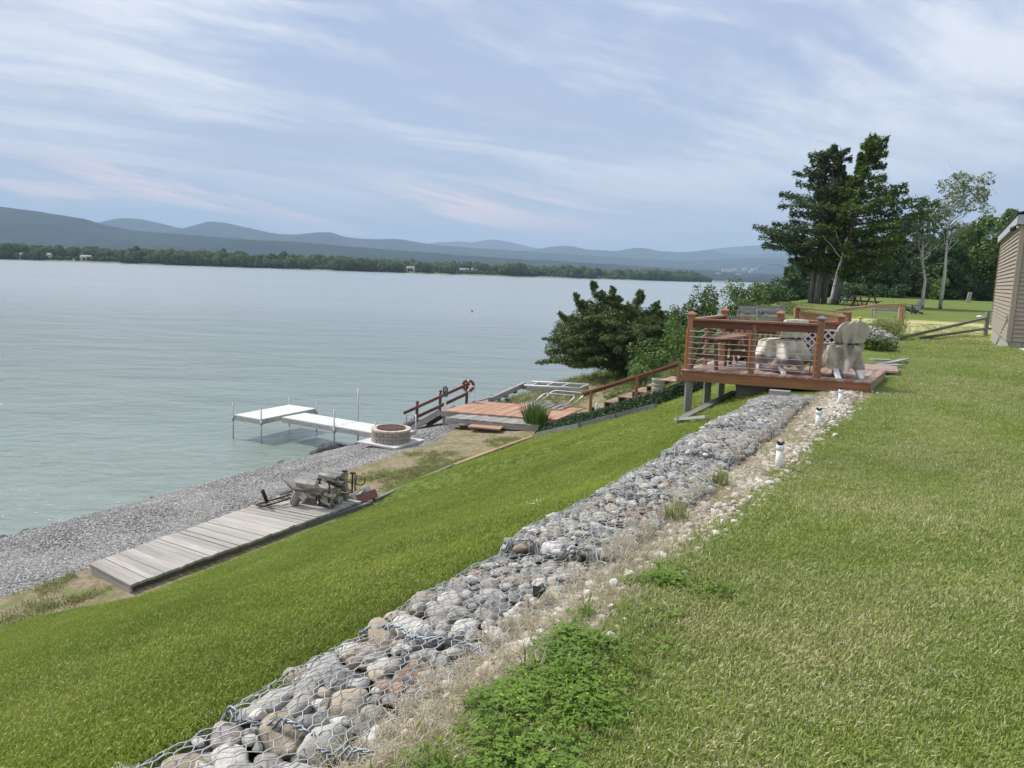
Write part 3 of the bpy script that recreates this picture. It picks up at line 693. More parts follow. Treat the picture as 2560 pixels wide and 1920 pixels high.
for i in range(170):                                 # long low boughs
    a=rng.uniform(0,6.3); L=rng.uniform(1.7,4.2); z0=rng.uniform(.55,3.1); L*=np.interp(z0,[.5,1.2,2.2,3.1],[.8,1.06,1.0,.6])
    q=np.array(cb)+[0,0,z0]; e=q+np.array([math.cos(a)*L,math.sin(a)*L*.7,rng.uniform(-.55,.35)*L*.35]); limb(mb,q,e,.05,.01,6,.05,5)
    k=int(150*L); u=rng.random(k)**.6; C.append(q+(e-q)*u[:,None]+rng.normal(size=(k,3))*[.22,.22,.14]*(1.25-u)[:,None])
C.append(blobs([(cb.x+dx,cb.y+dy,cb.z+dz) for dx,dz,dy in ((-2.7,1.9,0),(-1.8,2.7,.1),(-.7,2.7,-.2),(.4,2.7,.1),(1.5,2.4,0),(2.5,1.7,0),(-1.6,1.5,-.3),(.3,1.6,-.3),(1.6,1.2,-.2),(-2.9,1.2,.2),(-.6,.95,-.4),(2.6,1.0,.2),(-2.6,2.1,.3))],[(1.0,.9,.72)]*13,[1300]*13,.30))
mb.build('trunk',M['bark_dark'],root,smooth=True)
leaf_obj('crown',np.concatenate(C),.17,M['needles_cedar'],root,.1,.26,.3)
# leafy bushes right of the cedar, behind the deck
for px,y,h,r,mt,lb,n,lf in [(1705,34,2.9,1.0,'leaf_shrub','tall leafy bush right behind the cedar, left of the deck rail',5200,.12),(1757,34,3.2,1.05,'leaf_shrub','bright bushy sapling above the deck rail corner',4600,.12),
   (1640,33,1.9,1.1,'leaf_maple','low bush under the right side of the cedar',2600,.11),(1722,30,2.3,1.1,'leaf_maple','dark green bush behind the deck left corner',3200,.11),
   (1870,47,2.2,1.7,'leaf_shrub','round yellow-green bush left of the old grey benches',3600,.13),(1840,44,1.5,1.2,'leaf_shrub','small bush in front of the round one',2200,.12),(1920,60,1.6,2.2,'leaf_ash','low dark bush behind the old grey benches',2200,.16),
   (1560,30,.9,.7,'leaf_shrub','small yellow-green shrub beside the lower stair rail',1800,.08),(1625,29,1.2,.9,'leaf_maple','weedy bush between stair rail and cedar',2200,.09)]:
    bb=GP(px,y); shrub('bush',bb,h,r,mt,lb,n,lf,'bushes beyond the stairs',16)

# ------------------------------------------------------------------ scatter: points carry their turn, size and template; templates live in the same mesh
def scatter(name,templates,P,rot,scl,idx,mat,label=None,kind='stuff'):
    V=[];Fl=[];tp=[];rt_=[];sc_=[];ix_=[];off=0
    for k,(tv,tf) in enumerate(templates):
        V.append(tv); Fl+= [tuple(int(a)+off for a in f) for f in tf]; n=len(tv); off+=n; tp+=[k+1]*n; rt_.append(np.zeros((n,3))); sc_.append(np.ones(n)); ix_+=[0]*n
    V.append(P); n=len(P); tp+=[0]*n; rt_.append(rot); sc_.append(scl); ix_+=list(idx)
    me=bpy.data.meshes.new(name); me.from_pydata(np.concatenate(V).tolist(),[],Fl); me.update()
    def at(nm,ty,key,arr): a=me.attributes.new(nm,ty,'POINT'); a.data.foreach_set(key,np.ascontiguousarray(arr).ravel())
    at('tpl','INT','value',np.array(tp,np.int32)); at('turn','FLOAT_VECTOR','vector',np.concatenate(rt_).astype(np.float32)); at('size','FLOAT','value',np.concatenate(sc_).astype(np.float32)); at('pick','INT','value',np.array(ix_,np.int32))
    me.materials.append(mat)
    o=bpy.data.objects.new(name,me); col.objects.link(o); tag(o,label,kind=kind)
    ng=bpy.data.node_groups.new(name,'GeometryNodeTree'); ng.interface.new_socket('Geometry',in_out='INPUT',socket_type='NodeSocketGeometry'); ng.interface.new_socket('Geometry',in_out='OUTPUT',socket_type='NodeSocketGeometry')
    N=ng.nodes;L=ng.links; gi=N.new('NodeGroupInput');go=N.new('NodeGroupOutput')
    def na(nm,ty):
        q=N.new('GeometryNodeInputNamedAttribute'); q.data_type=ty; q.inputs[0].default_value=nm; return q.outputs[0]
    def eq(k):
        c=N.new('FunctionNodeCompare'); c.data_type='INT'; c.operation='EQUAL'; L.new(na('tpl','INT'),c.inputs[2]); c.inputs[3].default_value=k; return c.outputs[0]
    j=N.new('GeometryNodeJoinGeometry')
    for k in range(len(templates)):
        sp_=N.new('GeometryNodeSeparateGeometry'); sp_.domain='POINT'; L.new(gi.outputs[0],sp_.inputs[0]); L.new(eq(k+1),sp_.inputs[1])
        g2=N.new('GeometryNodeGeometryToInstance'); L.new(sp_.outputs[0],g2.inputs[0]); L.new(g2.outputs[0],j.inputs[0])
    sp_=N.new('GeometryNodeSeparateGeometry'); sp_.domain='POINT'; L.new(gi.outputs[0],sp_.inputs[0]); L.new(eq(0),sp_.inputs[1])
    ip=N.new('GeometryNodeInstanceOnPoints'); L.new(sp_.outputs[0],ip.inputs['Points']); L.new(j.outputs[0],ip.inputs['Instance']); ip.inputs['Pick Instance'].default_value=True
    L.new(na('pick','INT'),ip.inputs['Instance Index'])
    er=N.new('FunctionNodeEulerToRotation'); L.new(na('turn','FLOAT_VECTOR'),er.inputs[0]); L.new(er.outputs[0],ip.inputs['Rotation'])
    L.new(na('size','FLOAT'),ip.inputs['Scale']); L.new(ip.outputs[0],go.inputs[0])
    md=o.modifiers.new('spread','NODES'); md.node_group=ng
    return o
def tuft(n,rad,hh,wd,bend=.5,flat=0,seed=0):
    g=np.random.default_rng(seed); V=[];Fc=[]
    for i in range(n):
        a=g.uniform(0,6.3); r=rad*math.sqrt(g.random()); x,y=math.cos(a)*r,math.sin(a)*r; d=g.uniform(0,6.3); L=hh*g.uniform(.55,1.15); b_=bend*g.uniform(.2,1.2)
        dx,dy=math.cos(d),math.sin(d); px_,py_=-dy*wd*.5,dx*wd*.5
        if flat: P=[(0,0),(L*.5,hh*.10),(L,hh*.05+g.uniform(0,.2)*hh)]
        else: P=[(0,0),(L*.22*b_,L*.55),(L*.75*b_,L*(1-.3*b_))]
        k=len(V)
        V+=[(x-px_,y-py_,P[0][1]),(x+px_,y+py_,P[0][1]),(x+dx*P[1][0]-px_*.8,y+dy*P[1][0]-py_*.8,P[1][1]),(x+dx*P[1][0]+px_*.8,y+dy*P[1][0]+py_*.8,P[1][1]),(x+dx*P[2][0],y+dy*P[2][0],P[2][1])]
        Fc+=[(k,k+1,k+3,k+2),(k+2,k+3,k+4)]
    return np.array(V),Fc
def ground_pts(n,smin,smax,tmin,tmax,fn):
    s=rng.uniform(smin,smax,n); t=rng.uniform(tmin,tmax,n); k=rng.random(n)<fn(s,t); return s[k],t[k]
def place(s,t,dz=0):
    x=s*N2[0]+t*A2[0]; y=s*N2[1]+t*A2[1]; z=ZST(s,t)+(fbm(s*.35,t*.35,3,9)-.45)*.10+dz
    return np.stack([x,y,z],1)
def polar(n,r0,r1,pw,az0=-50,az1=52):
    u=rng.random(n); q=1-pw; r=(r0**q+u*(r1**q-r0**q))**(1/q); a=np.radians(rng.uniform(az0,az1,n)); x=r*np.sin(a); y=r*np.cos(a)
    return x*N2[0]+y*N2[1], x*A2[0]+y*A2[1], r
def rots(n,tilt=.15):
    return np.stack([rng.normal(size=n)*tilt,rng.normal(size=n)*tilt,rng.uniform(0,6.3,n)],1)
def gab_edge_noise(t): return .12*(fbm(t*1.3,t*0,3,4)-.45)
def lawn_scatter(name,n,slope,mat,lb):
    s,t,r=polar(n,1.6,46,1.15)
    g,d,tn,sl=zone_masks(s,t)
    if slope: k=(s<-2.52)&(s>np.interp(t,[5.6,6.8,12.6,13.8],[-10.75,-10.12,-10.12,-10.72])+.07*rng.normal(size=len(s)))&(t<24.0+.15*rng.normal(size=len(s)))
    else: k=(s>np.interp(t,[0,5,8,11,14],[-1.36,-1.28,-1.22,-1.10,-.95])+.10*rng.normal(size=len(s)))&(d<.75)&((t<14.0)|(s>-.78)|(t>17.6))&(t<60)&(s<12)
    k&=~((s>-.1)&(s<.75)&(t>27)&(t<40)&(s>10))
    s,t,r=s[k],t[k],r[k]; hk=.72 if slope else .9; tp=[tuft(24,.055,.042*hk,.0042,.8,0,i) for i in range(4)]+[tuft(34,.11,.046*hk,.006,.8,0,i+9) for i in range(3)]
    far=r>7; ix=np.where(far,rng.integers(4,7,len(r)),rng.integers(0,4,len(r)))
    sc=np.clip(.85+r*.030,.9,1.9)*rng.uniform(.7,1.25,len(r))*np.where(far,.95,1)
    scatter(name,tp,place(s,t,-.004),rots(len(s)),sc,ix,mat,lb)
lawn_scatter('lawn_grass',250000,True,M['blade_slope'],'short bright grass on the bank between the boardwalk and the stone wall')
lawn_scatter('lawn_grass',330000,False,M['blade_lawn'],'worn mown grass with straw-coloured blades right of the stone wall')
# ================================================================== the stone mattress in wire baskets
SE=[-.6,.35,1.25,2.05,2.95,4.43,6.05,7.86,9.7,11.7,13.9]          # seams, along the shore
def gtop(w_,t):
    """height of the mesh over the stones; w_ 0 = lake edge, 1 = lawn edge"""
    t=np.asarray(t,float); k=np.clip(np.searchsorted(SE,t,side='right')-1,0,len(SE)-2); a=np.array(SE)[k]; b_=np.array(SE)[k+1]; u=(t-a)/(b_-a)
    saw=.012-.024*u+.012*np.sin(u*math.pi)
    z=4.155+.05*np.clip(w_,0,1)+saw+(fbm(w_*3.1+t*.2,t*1.6,3,6)-.45)*.09
    z=z-.05*np.clip(-.02-w_+.25,0,.3)/.3*1.0-(np.clip(w_-.86,0,.3)**2)*1.6
    for q_,h_ in ((4.43,.036),(7.86,.022),(2.05,.012)): z=z+np.where(t>=q_,h_*np.exp(-(np.maximum(t,q_)-q_)/.7),-.5*h_*np.exp((np.minimum(t,q_)-q_)/.35))*np.clip(1.2-np.clip(w_,0,1)*.6,0,1)
    return z-.10*sst(12.2,14,t)
def gleft(t): return -2.47+.07*(fbm(t*1.1,t*0,3,12)-.45)*2+np.interp(t,[-1,1.5,4,14],[.04,.02,0,.0])
def gright(t): return -1.62+.07*(fbm(t*1.4,t*0+5,3,13)-.45)*2-.06*sst(5,8,t)
def gpos(w_,t,dz=0.0):
    w_=np.asarray(w_,float); t=np.asarray(t,float); l=gleft(t); r_=gright(t); wc=np.clip(w_,0,1); s=l+(r_-l)*wc
    z=gtop(wc,t)+dz; over=np.where(w_<0,-w_,np.where(w_>1,w_-1,0)); s=s+np.where(w_<0,-.10,np.where(w_>1,.05,0))*np.minimum(over*3,1)
    z=z-over*(1.0)
    x=s*N2[0]+t*A2[0]; y=s*N2[1]+t*A2[1]; return np.stack([x,y,z],-1)
# the stones: 300 nearest are single objects, the rest one mass
cols=[((.34,.315,.275),'grey'),((.52,.49,.43),'pale grey'),((.15,.147,.143),'dark slate'),((.40,.32,.21),'sandy tan'),((.28,.16,.10),'rusty brown'),((.25,.21,.195),'purplish grey'),((.60,.57,.52),'whitish')]
cw=[.23,.25,.13,.19,.06,.05,.09]
sm=[]
for i in range(14):
    V,Fc=rock(3,100+i,.13,(1,.76,.58),.35 if i%3 else .95); sm.append((V,Fc))
sme=[]
for V,Fc in sm:
    me=bpy.data.meshes.new('river_stone'); me.from_pydata(V.tolist(),[],Fc.tolist()); me.polygons.foreach_set('use_smooth',np.ones(len(Fc),bool)); me.update(); me.materials.append(M['stone'])
    a=me.attributes.new('scol','FLOAT_COLOR','POINT'); a.data.foreach_set('color',np.tile([0,0,0,0],len(V)).astype(np.float32)); sme.append(me)
placed=[]; cell={}
def tryp(w_,t,r):
    p=gpos(w_,t); key=(int(p[0]/.2),int(p[1]/.2))
    for i in(-1,0,1):
        for j in(-1,0,1):
            for q in cell.get((key[0]+i,key[1]+j),()):
                if (q[0]-p[0])**2+(q[1]-p[1])**2<((q[2]+r)*.80)**2: return
    cell.setdefault(key,[]).append((p[0],p[1],r)); placed.append((p,r,w_,t))
for base_r,cnt,wmin in((.098,700,0),(.070,3500,-.04),(.048,13000,-.08),(.033,26000,-.10)):
    for _ in range(cnt):
        t=rng.uniform(.2,13.9); f=np.interp(t,[0,3.6,4.6,6,14],[1.0,.98,.86,.80,.78]); r=base_r*f*rng.uniform(.85,1.15); w_=rng.uniform(wmin,1.05)
        if w_>.72 and base_r>.09: continue
        if base_r<.04 and t>9 and rng.random()<.5: continue
        tryp(w_,t,r)
placed.sort(key=lambda q:np.hypot(*(q[0][:2]))/max(q[1],.01)*.1)
def seg(t): 
    k=int(np.searchsorted(SE,t))-1; return ['in the nearest wire basket','in the nearest wire basket','in the second wire basket','in the third wire basket','in the fourth wire basket','in the fifth wire basket','in the middle baskets','in the far baskets','in the far baskets','in the far baskets'][min(k,9)]
Vm=[];Fm=[];Cm=[];off=0; ns_=0
V1,F1=[],[]
lo=[rock(2,300+i,.15,(1,.74,.55),.7) for i in range(6)]
for i,(p,r,w_,t) in enumerate(placed):
    ci=rng.choice(len(cols),p=cw); c=np.array(cols[ci][0])*rng.uniform(.7,1.25); a=rng.uniform(0,6.3); tl_=rng.normal()*.25
    d=rng.uniform(.008,.055)+max(0,r-.05)*.15
    ctr=p+np.array([0,0,.006])-np.array([0,0,r*.62+d*.4])
    if w_>.8: c=c*.85+np.array([.42,.36,.26])*.15
    if ns_<300 and t<6.5:
        o=bpy.data.objects.new('river_stone',sme[i%14]); col.objects.link(o); o.location=ctr; o.rotation_euler=(tl_,rng.normal()*.2,a); sh=int(rng.integers(0,5)); k3=[(1,1,1),(1.22,.95,1),(.95,1.1,.9),(1.12,1.12,.78),(.92,.95,1.15)][sh]; o.scale=(r*1.12*k3[0],r*1.12*k3[1],r*1.1*k3[2]); o.color=(*c,1)
        size='large' if r>.082 else ('mid-sized' if r>.055 else 'small'); edge='by its lake edge' if w_<.3 else ('along its lawn edge' if w_>.7 else 'near its middle')
        tag(o,f"{size} {cols[ci][1]} {['rounded','long','broad','flattish','plump'][sh]} stone {seg(t)}, {edge}",'stone','river stones under the wire mesh'); ns_+=1
    else:
        V,Fc=lo[i%6]; ca,sa=math.cos(a),math.sin(a); q=V@np.array([[ca,sa,0],[-sa,ca,0],[0,0,1]])*[r*1.15,r*1.15,r*1.1]+ctr
        Vm.append(q); Fm.append(Fc+off); off+=len(V); Cm.append(np.tile([*c,1],(len(V),1)))
# a lower layer so that no gap looks into nothing
for _ in range(1500):
    t=rng.uniform(.2,13.9); w_=rng.uniform(-.05,1.03); r=rng.uniform(.05,.085)*np.interp(t,[0,4,14],[1,.75,.65]); p=gpos(w_,t)-np.array([0,0,.115]); V,Fc=lo[_%6]; a=rng.uniform(0,6.3); ca,sa=math.cos(a),math.sin(a)
    q=V@np.array([[ca,sa,0],[-sa,ca,0],[0,0,1]])*r*1.2+p; Vm.append(q); Fm.append(Fc+off); off+=len(V); Cm.append(np.tile([*(np.array(cols[rng.choice(3)][0])*.8),1],(len(V),1)))
tag(obj_from('basket_stones',np.concatenate(Vm),np.concatenate(Fm),M['stone'],smooth=True,attrs=dict(scol=np.concatenate(Cm))),'small packed stones filling the wire baskets',kind='stuff')
# wire baskets
ordn=['nearest','second','third','fourth','fifth','sixth','seventh','eighth','ninth','farthest']
def warp(w_,t): return w_+.018*math.sin(t*9.1+w_*5)+.03*math.sin(t*2.3+1), t+.018*math.sin(w_*13+t*4)
for bi in range(len(SE)-1):
    a,b_=SE[bi],SE[bi+1]; root=empty('gabion_basket',Vector(gpos(.5,(a+b_)/2))-Vector((0,0,.2)),f'galvanised hexagon wire basket over stones, {ordn[bi]} from the camera in the row','gabion','wire baskets of the stone wall')
    m=MB(); dw=.082; dt=.104; rad=.0022 if b_<5 else .0025
    nc=int(round((b_-a)/(dt*.75))); segs=[]
    tt=(b_-a)/nc
    W0,W1=-.20,1.22; nw=int((W1-W0)/dw)
    for i in range(nc):
        t0=a+i*tt
        for j in range(nw+1):
            wc=W0+(j+(.5 if i%2 else 0))*dw
            # a hexagon net: twisted straight wires, joined by slanting ones
            p1=(wc,t0+tt*.10); p2=(wc,t0+tt*.62); segs.append((p1,p2,1)); 
            segs.append((p2,(wc-dw/2,t0+tt*1.10),0)); segs.append((p2,(wc+dw/2,t0+tt*1.10),0))
    for p,q,tw in segs:
        if q[1]>b_+.02 or not(W0-.01<=q[0]<=W1+.01): continue
        P=[gpos(*warp(*p),.006),gpos(*warp((p[0]+q[0])/2,(p[1]+q[1])/2),.006+rng.normal()*.003),gpos(*warp(*q),.006)] if b_<8 else [gpos(*warp(*p),.006),gpos(*warp(*q),.006)]
        m.tube([tuple(x) for x in P],rad*(1.45 if tw else 1),4,caps=False)
    m.build('wire_mesh',M['wire'],root,smooth=True)
    l=MB()
    ws=np.linspace(-.18,1.15,42)
    for ph in range(2):
        l.tube([tuple(gpos(*warp(w_,b_+.012*math.sin(w_*70+ph*3.1)),.012+.008*math.cos(w_*70+ph*3.1))) for w_ in ws],.0058,5)
    for e_ in (-.02,1.0):
        ts=np.linspace(a,b_,34); l.tube([tuple(gpos(e_+.008*math.sin(t*60),t,.008)) for t in ts],.0038,5)
    l.build('lacing',M['lacing_wire'],root,smooth=True)

# straw, loose pebbles, weeds beside the baskets
n=9000; t=.2+(rng.random(n)**1.5)*14; s=-1.58+rng.normal(size=n)*.15
k=(s>-2.15)&(s<-1.1)&(rng.random(n)<np.clip((s+2.05)/.40,.05,1)*np.interp(t,[0,4.5,6,14],[1,1,.45,.3])); s,t=s[k],t[k]
w_=(s-gleft(t))/(gright(t)-gleft(t)); Pz=np.where((w_<1.0)[:,None],gpos(w_,t,-.015),place(s,t,.004)); 
st_t=[tuft(16,.07,.075,.0030,1,1,60+i) for i in range(5)]+[tuft(12,.03,.09,.003,1.0,0,70+i) for i in range(2)]
scatter('dry_grass',st_t,Pz,rots(len(s),.25),rng.uniform(.5,1.1,len(s)),np.where(rng.random(len(s))<.95,rng.integers(0,5,len(s)),rng.integers(5,7,len(s))),M['straw'],'dry straw lying between the stones and the lawn')
peb=[]
for i in range(6):
    V,Fc=rock(2,500+i,.12,(1,.75,.55),.3); peb.append((V*.5,[tuple(f) for f in Fc]))
def pebm(name,c1,c2,c3):
    def f(t,b):
        oi=t.new('ShaderNodeObjectInfo').outputs['Random']; n=t.noise(wpos(t),60,3); c=t.mix(oi,c1,c2); c=t.mix(t.math('GREATER_THAN',t.math('FRACT',t.math('MULTIPLY',oi,7.7)),.8),c,c3); c=t.mix(t.math('MULTIPLY',t.ramp(n,.4,.7),.3),c,(.15,.13,.11)); t.l.new(c,b.inputs['Base Color'])
    return pmat(name,c1,.9,f,.2)
pebm('pebble',(.34,.30,.24),(.55,.48,.38),(.62,.60,.56)); pebm('crushed',(.25,.24,.225),(.40,.385,.36),(.58,.56,.53)); pebm('mulch',(.2,.15,.10),(.4,.33,.22),(.12,.15,.04))
n=9000; t=.5+(rng.random(n)**1.1)*14.6; s=np.interp(t,[0,4,8,14],[-1.50,-1.48,-1.42,-1.25])+rng.normal(size=n)*.15
dens=np.clip(.25+.9*(fbm(s*1.1,t*.9,3,17)-.42)*3+.55*(t>7),.03,1); k=(rng.random(n)<dens)&(s>-1.75)&(s<-.8); s,t=s[k],t[k]
scatter('pebbles',peb,place(s,t,.004),rots(len(s),.4),rng.uniform(.02,.075,len(s))*np.where(rng.random(len(s))<.1,1.6,1),rng.integers(0,6,len(s)),M['pebble'],'rounded tan pebbles spilled along the foot of the wire baskets')
n=52000; s,t=rng.uniform(-16.9,-11.6,n),2+rng.random(n)*25; g,d,tn,sl=zone_masks(s,t); k=(g+.5*(fbm(s*1.6,t*1.6,3,2)-.5)>.5); s,t=s[k],t[k]
scatter('gravel',peb,place(s,t,.0),rots(len(s),.6),rng.uniform(.022,.055,len(s)),rng.integers(0,6,len(s)),M['crushed'],'crushed grey stone of the beach')
# dirt strip: weedy tufts and moss
n=30000; s,t=rng.uniform(-13.6,-10.6,n),1+rng.random(n)*26; g,d,tn,sl=zone_masks(s,t); 
dn=(fbm(s*.9,t*.7,3,31)-.50)*3.5+.10; k=(rng.random(n)<dn*(g<.6)+.15*(dn>.9)*(s<-12)+.25*(s>-10.95))&(s<-10.68)&~((s>-11.9)&(t>7)&(t<13.2)); s,t=s[k],t[k]
scatter('weeds',[tuft(14,.08,.06,.010,.9,0,90+i) for i in range(3)],place(s,t),rots(len(s),.2),rng.uniform(.6,1.5,len(s)),rng.integers(0,3,len(s)),M['leaf_tallgrass'],'thin weeds on the dirt strip above the gravel')
# clover patches near the camera
def clover(n,seed):
    g=np.random.default_rng(seed); V=[];Fc=[]
    for i in range(n):
        a=g.uniform(0,6.3); r=.09*math.sqrt(g.random()); c=np.array([math.cos(a)*r,math.sin(a)*r,g.uniform(.02,.095)*(1-r*4)]); 
        for j in range(3):
            th=g.uniform(0,.5)+j*2.09; d=np.array([math.cos(th),math.sin(th),g.uniform(-.25,.35)]); e=np.array([-d[1],d[0],0]); L=g.uniform(.009,.017); k=len(V)
            V+=[tuple(c),tuple(c+d*L*.55+e*L*.5),tuple(c+d*L*1.1),tuple(c+d*L*.55-e*L*.5)]; Fc+=[(k,k+1,k+2,k+3)]
    return np.array(V),Fc
n=13000; s=rng.uniform(-1.6,-.4,n); t=rng.uniform(1.2,5.4,n)
fld=sst(.42,.56,fbm(s*3.1,t*2.3,4,41)+.12*np.exp(-((s+1.2)/.3)**2))*sst(-.80,-1.12,s)*sst(-1.52,-1.36,s)*sst(4.6,3.6,t)*sst(1.2,1.9,t); k=rng.random(n)<fld*(.12+.75*sst(.42,.60,fbm(s*9,t*8,3,77))); s,t=s[k],t[k]
scatter('clover_weeds',[clover(30,i) for i in range(4)]+[tuft(9,.05,.11,.011,1.1,0,44)],place(s,t,.0),rots(len(s),.15),rng.uniform(.45,1.15,len(s)),np.where(rng.random(len(s))<.80,rng.integers(0,4,len(s)),4),M['leaf_weed'],'low clover and broad-leaved weeds between straw and lawn')
k=rng.random(len(s))<.05; V,Fc=rock(1,3,.1,(1,1,.8)); k2=k
scatter('clover_flowers',[(V*.5,[tuple(f) for f in Fc])],place(s[k],t[k],.09),rots(k.sum()),rng.uniform(.006,.010,k.sum()),np.zeros(k.sum(),int),M['yellow_flower'],'tiny yellow clover blossoms')
# a few tufts at the basket foot
for px,py,hh in [(1665,1280,.32),(1900,1110,.26),(1560,1370,.2),(1690,1310,.25),(1800,1215,.2)]:
    p=G(px,py); V,Fc=tuft(70,.09,hh,.008,.8,0,int(px)); obj=obj_from('grass_clump',V+np.array(p),[tuple(f) for f in Fc],M['leaf_tallgrass']); tag(obj,{1665:'long green grass clump against the fourth basket',1900:'grass clump left of the nearest white pipe',1560:'short grass tuft at the foot of the fourth basket seam',1690:'thin grass tuft over the pebbles, near the long clump',1800:'grass tuft among pebbles halfway to the pipes'}[px],'grass clump','grass clumps at the basket foot')
# ================================================================== DECK
A_=Vector((6.32,13.43,4.31)); B_=Vector((3.25,14.74,4.26)); du=(A_-B_); W_=du.length; du.normalize(); dv=Vector((.52,.854,0)).normalized()
def D(u,v,h=0.0): return B_+du*u+dv*v+Vector((0,0,h))
deck=empty('timber_deck',D(W_/2,1,-.2),'raised red-brown timber deck with cable railing standing over the stone baskets','deck')
m=MB(); nb=23
for i in range(nb):
    a=W_*i/nb+.003; b_=W_*(i+1)/nb-.004; j=rng.normal()*.006; m.slab([D(a,-.035+j,0),D(b_,-.035+j,rng.normal()*.002),D(b_,2.37+(0),0),D(a,2.37,0)],.03,1)
m.build('deck_boards',M['wood_deck'],deck,bevel=.003)
m=MB()
m.bar(D(.01,.02,-.125),D(W_-.02,.02,-.125),.04,.19); m.build('fascia_board',M['wood_fascia'],deck,bevel=.003)
m=MB(); m.bar(D(W_-.03,.05,-.11),D(W_-.03,2.35,-.11),.04,.15); m.build('fascia_board',M['wood_tan'],deck,bevel=.003)
m=MB(); m.bar(D(.03,.05,-.125),D(.03,2.35,-.125),.04,.19); m.build('fascia_board',M['wood_fascia'],deck)
m=MB()
for k in range(7): m.bar(D(.1+k*.51,.06,-.12),D(.1+k*.51,2.33,-.12),.04,.17)
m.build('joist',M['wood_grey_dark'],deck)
m=MB(); m.bar(D(.0,1.15,-.26),D(W_-.5,1.15,-.26),.09,.16); m.bar(D(.9,1.3,-.34),D(.9,2.3,-.34),.3,.3); m.bar(D(.95,.50,-.52),D(W_-.45,.55,-.40),.04,.60); m.bar(D(.93,.52,-.40),D(.93,2.3,-.40),.04,.5); m.bar(D(.86,.80,-.22),D(.98,.90,-.62),.14,.05,dv); m.build('beam_and_shade_panels',M['wood_grey_dark'],deck)  # beam, brace, and added dark panels that block light to darken below the deck
for (u,v) in ((.14,.10),(.16,1.22),(.16,2.2),(W_-.25,2.0)):
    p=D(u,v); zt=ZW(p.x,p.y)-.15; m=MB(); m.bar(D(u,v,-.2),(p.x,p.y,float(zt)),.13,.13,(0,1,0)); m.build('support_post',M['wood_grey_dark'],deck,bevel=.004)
def cap(m,p,w_=.17,h=.07):
    p=Vector(p); m.bar(p-du*w_/2,p+du*w_/2,w_,.03)
    q=[p+du*a*w_*.5+dv*b_*w_*.5+Vector((0,0,.015)) for a,b_ in((-1,-1),(1,-1),(1,1),(-1,1))]; m.add(q+[p+Vector((0,0,h))],[(0,1,4),(1,2,4),(2,3,4),(3,0,4)])
def rpost(u,v,h,w_=.11,capm='wood_red',c=True):
    r=MB(); r.bar(D(u,v,-.02),D(u,v,h),w_,w_,dv); o=r.build('post',M['wood_red'],deck,bevel=.004)
    if c: k=MB(); cap(k,D(u,v,h+.015)); k.build('post_cap',M[capm],o,bevel=.003)
P=[(.10,.10),(1.27,.09),(2.42,.08)]
rpost(.10,.10,1.04); rpost(1.27,.09,.92,.09,c=False); rpost(2.42,.08,1.05,.11,'wood_grey_dark')
rpost(.10,1.12,.92,.08,c=False); rpost(.12,2.22,1.06); rpost(1.25,2.25,1.04); rpost(2.42,2.28,1.02)
m=MB(); m.bar(D(.16,.06,.965),D(2.37,.05,.965),.15,.038,); m.build('top_rail',M['wood_red'],deck,bevel=.004)
m=MB(); m.bar(D(.16,.075,.875),D(2.37,.06,.875),.04,.13); m.build('rail_board',M['wood_red_dark'],deck,bevel=.004)
m=MB(); m.bar(D(.12,.16,.965),D(.12,2.16,.975),.15,.038); m.build('top_rail',M['wood_red'],deck,bevel=.004)
m=MB(); m.bar(D(.12,.16,.875),D(.12,2.16,.885),.04,.12); m.build('rail_board',M['wood_red_dark'],deck)
m=MB(); m.bar(D(1.31,2.25,.93),D(2.36,2.28,.92),.14,.038); m.build('top_rail',M['wood_red'],deck,bevel=.004)
m=MB(); m.bar(D(1.31,2.26,.84),D(2.36,2.29,.83),.04,.13); m.build('rail_board',M['wood_red'],deck)
m=MB(); m.bar(D(.18,2.26,.80),D(1.19,2.28,.79),.04,.22); m.build('rail_board',M['wood_tan'],deck)
m=MB(); m.bar(D(.18,2.26,.66),D(1.19,2.28,.65),.04,.05); m.bar(D(.18,2.26,.30),D(1.19,2.28,.30),.04,.05)
for k in range(9): m.bar(D(.26+k*.11,2.27,.3),D(.26+k*.11,2.27,.66),.035,.03,dv)
m.build('balustrade',M['wood_red_dark'],deck)
for i in range(7):
    z=.10+i*.107
    m=MB(); m.tube([D(.10,.04,z),D(.7,.035,z-.006),D(1.27,.03,z),D(1.85,.02,z-.006),D(2.42,.02,z)],.0062,6); m.build('cable',M['cable'],deck,smooth=True)
for i in range(6):
    z=.14+i*.12; m=MB(); pts=[]
    for k in range(17):
        f=k/16; g=(f*2)%1; v=.12+f*1.0 if f<.5 else .12+f*1.0
        pts.append(D(.10,.12+2.05*f,z-.05*math.sin(g*math.pi)+.02))
    m.tube(pts,.0055,5); m.build('cable',M['cable_green'],deck,smooth=True)
for (u,v) in P:
    m=MB(); m.bar(D(u-.045,v-.062,.045),D(u-.045,v-.062,.80),.028,.012,dv); m.build('cable_strip',M['wood_strip'],deck,bevel=.002)
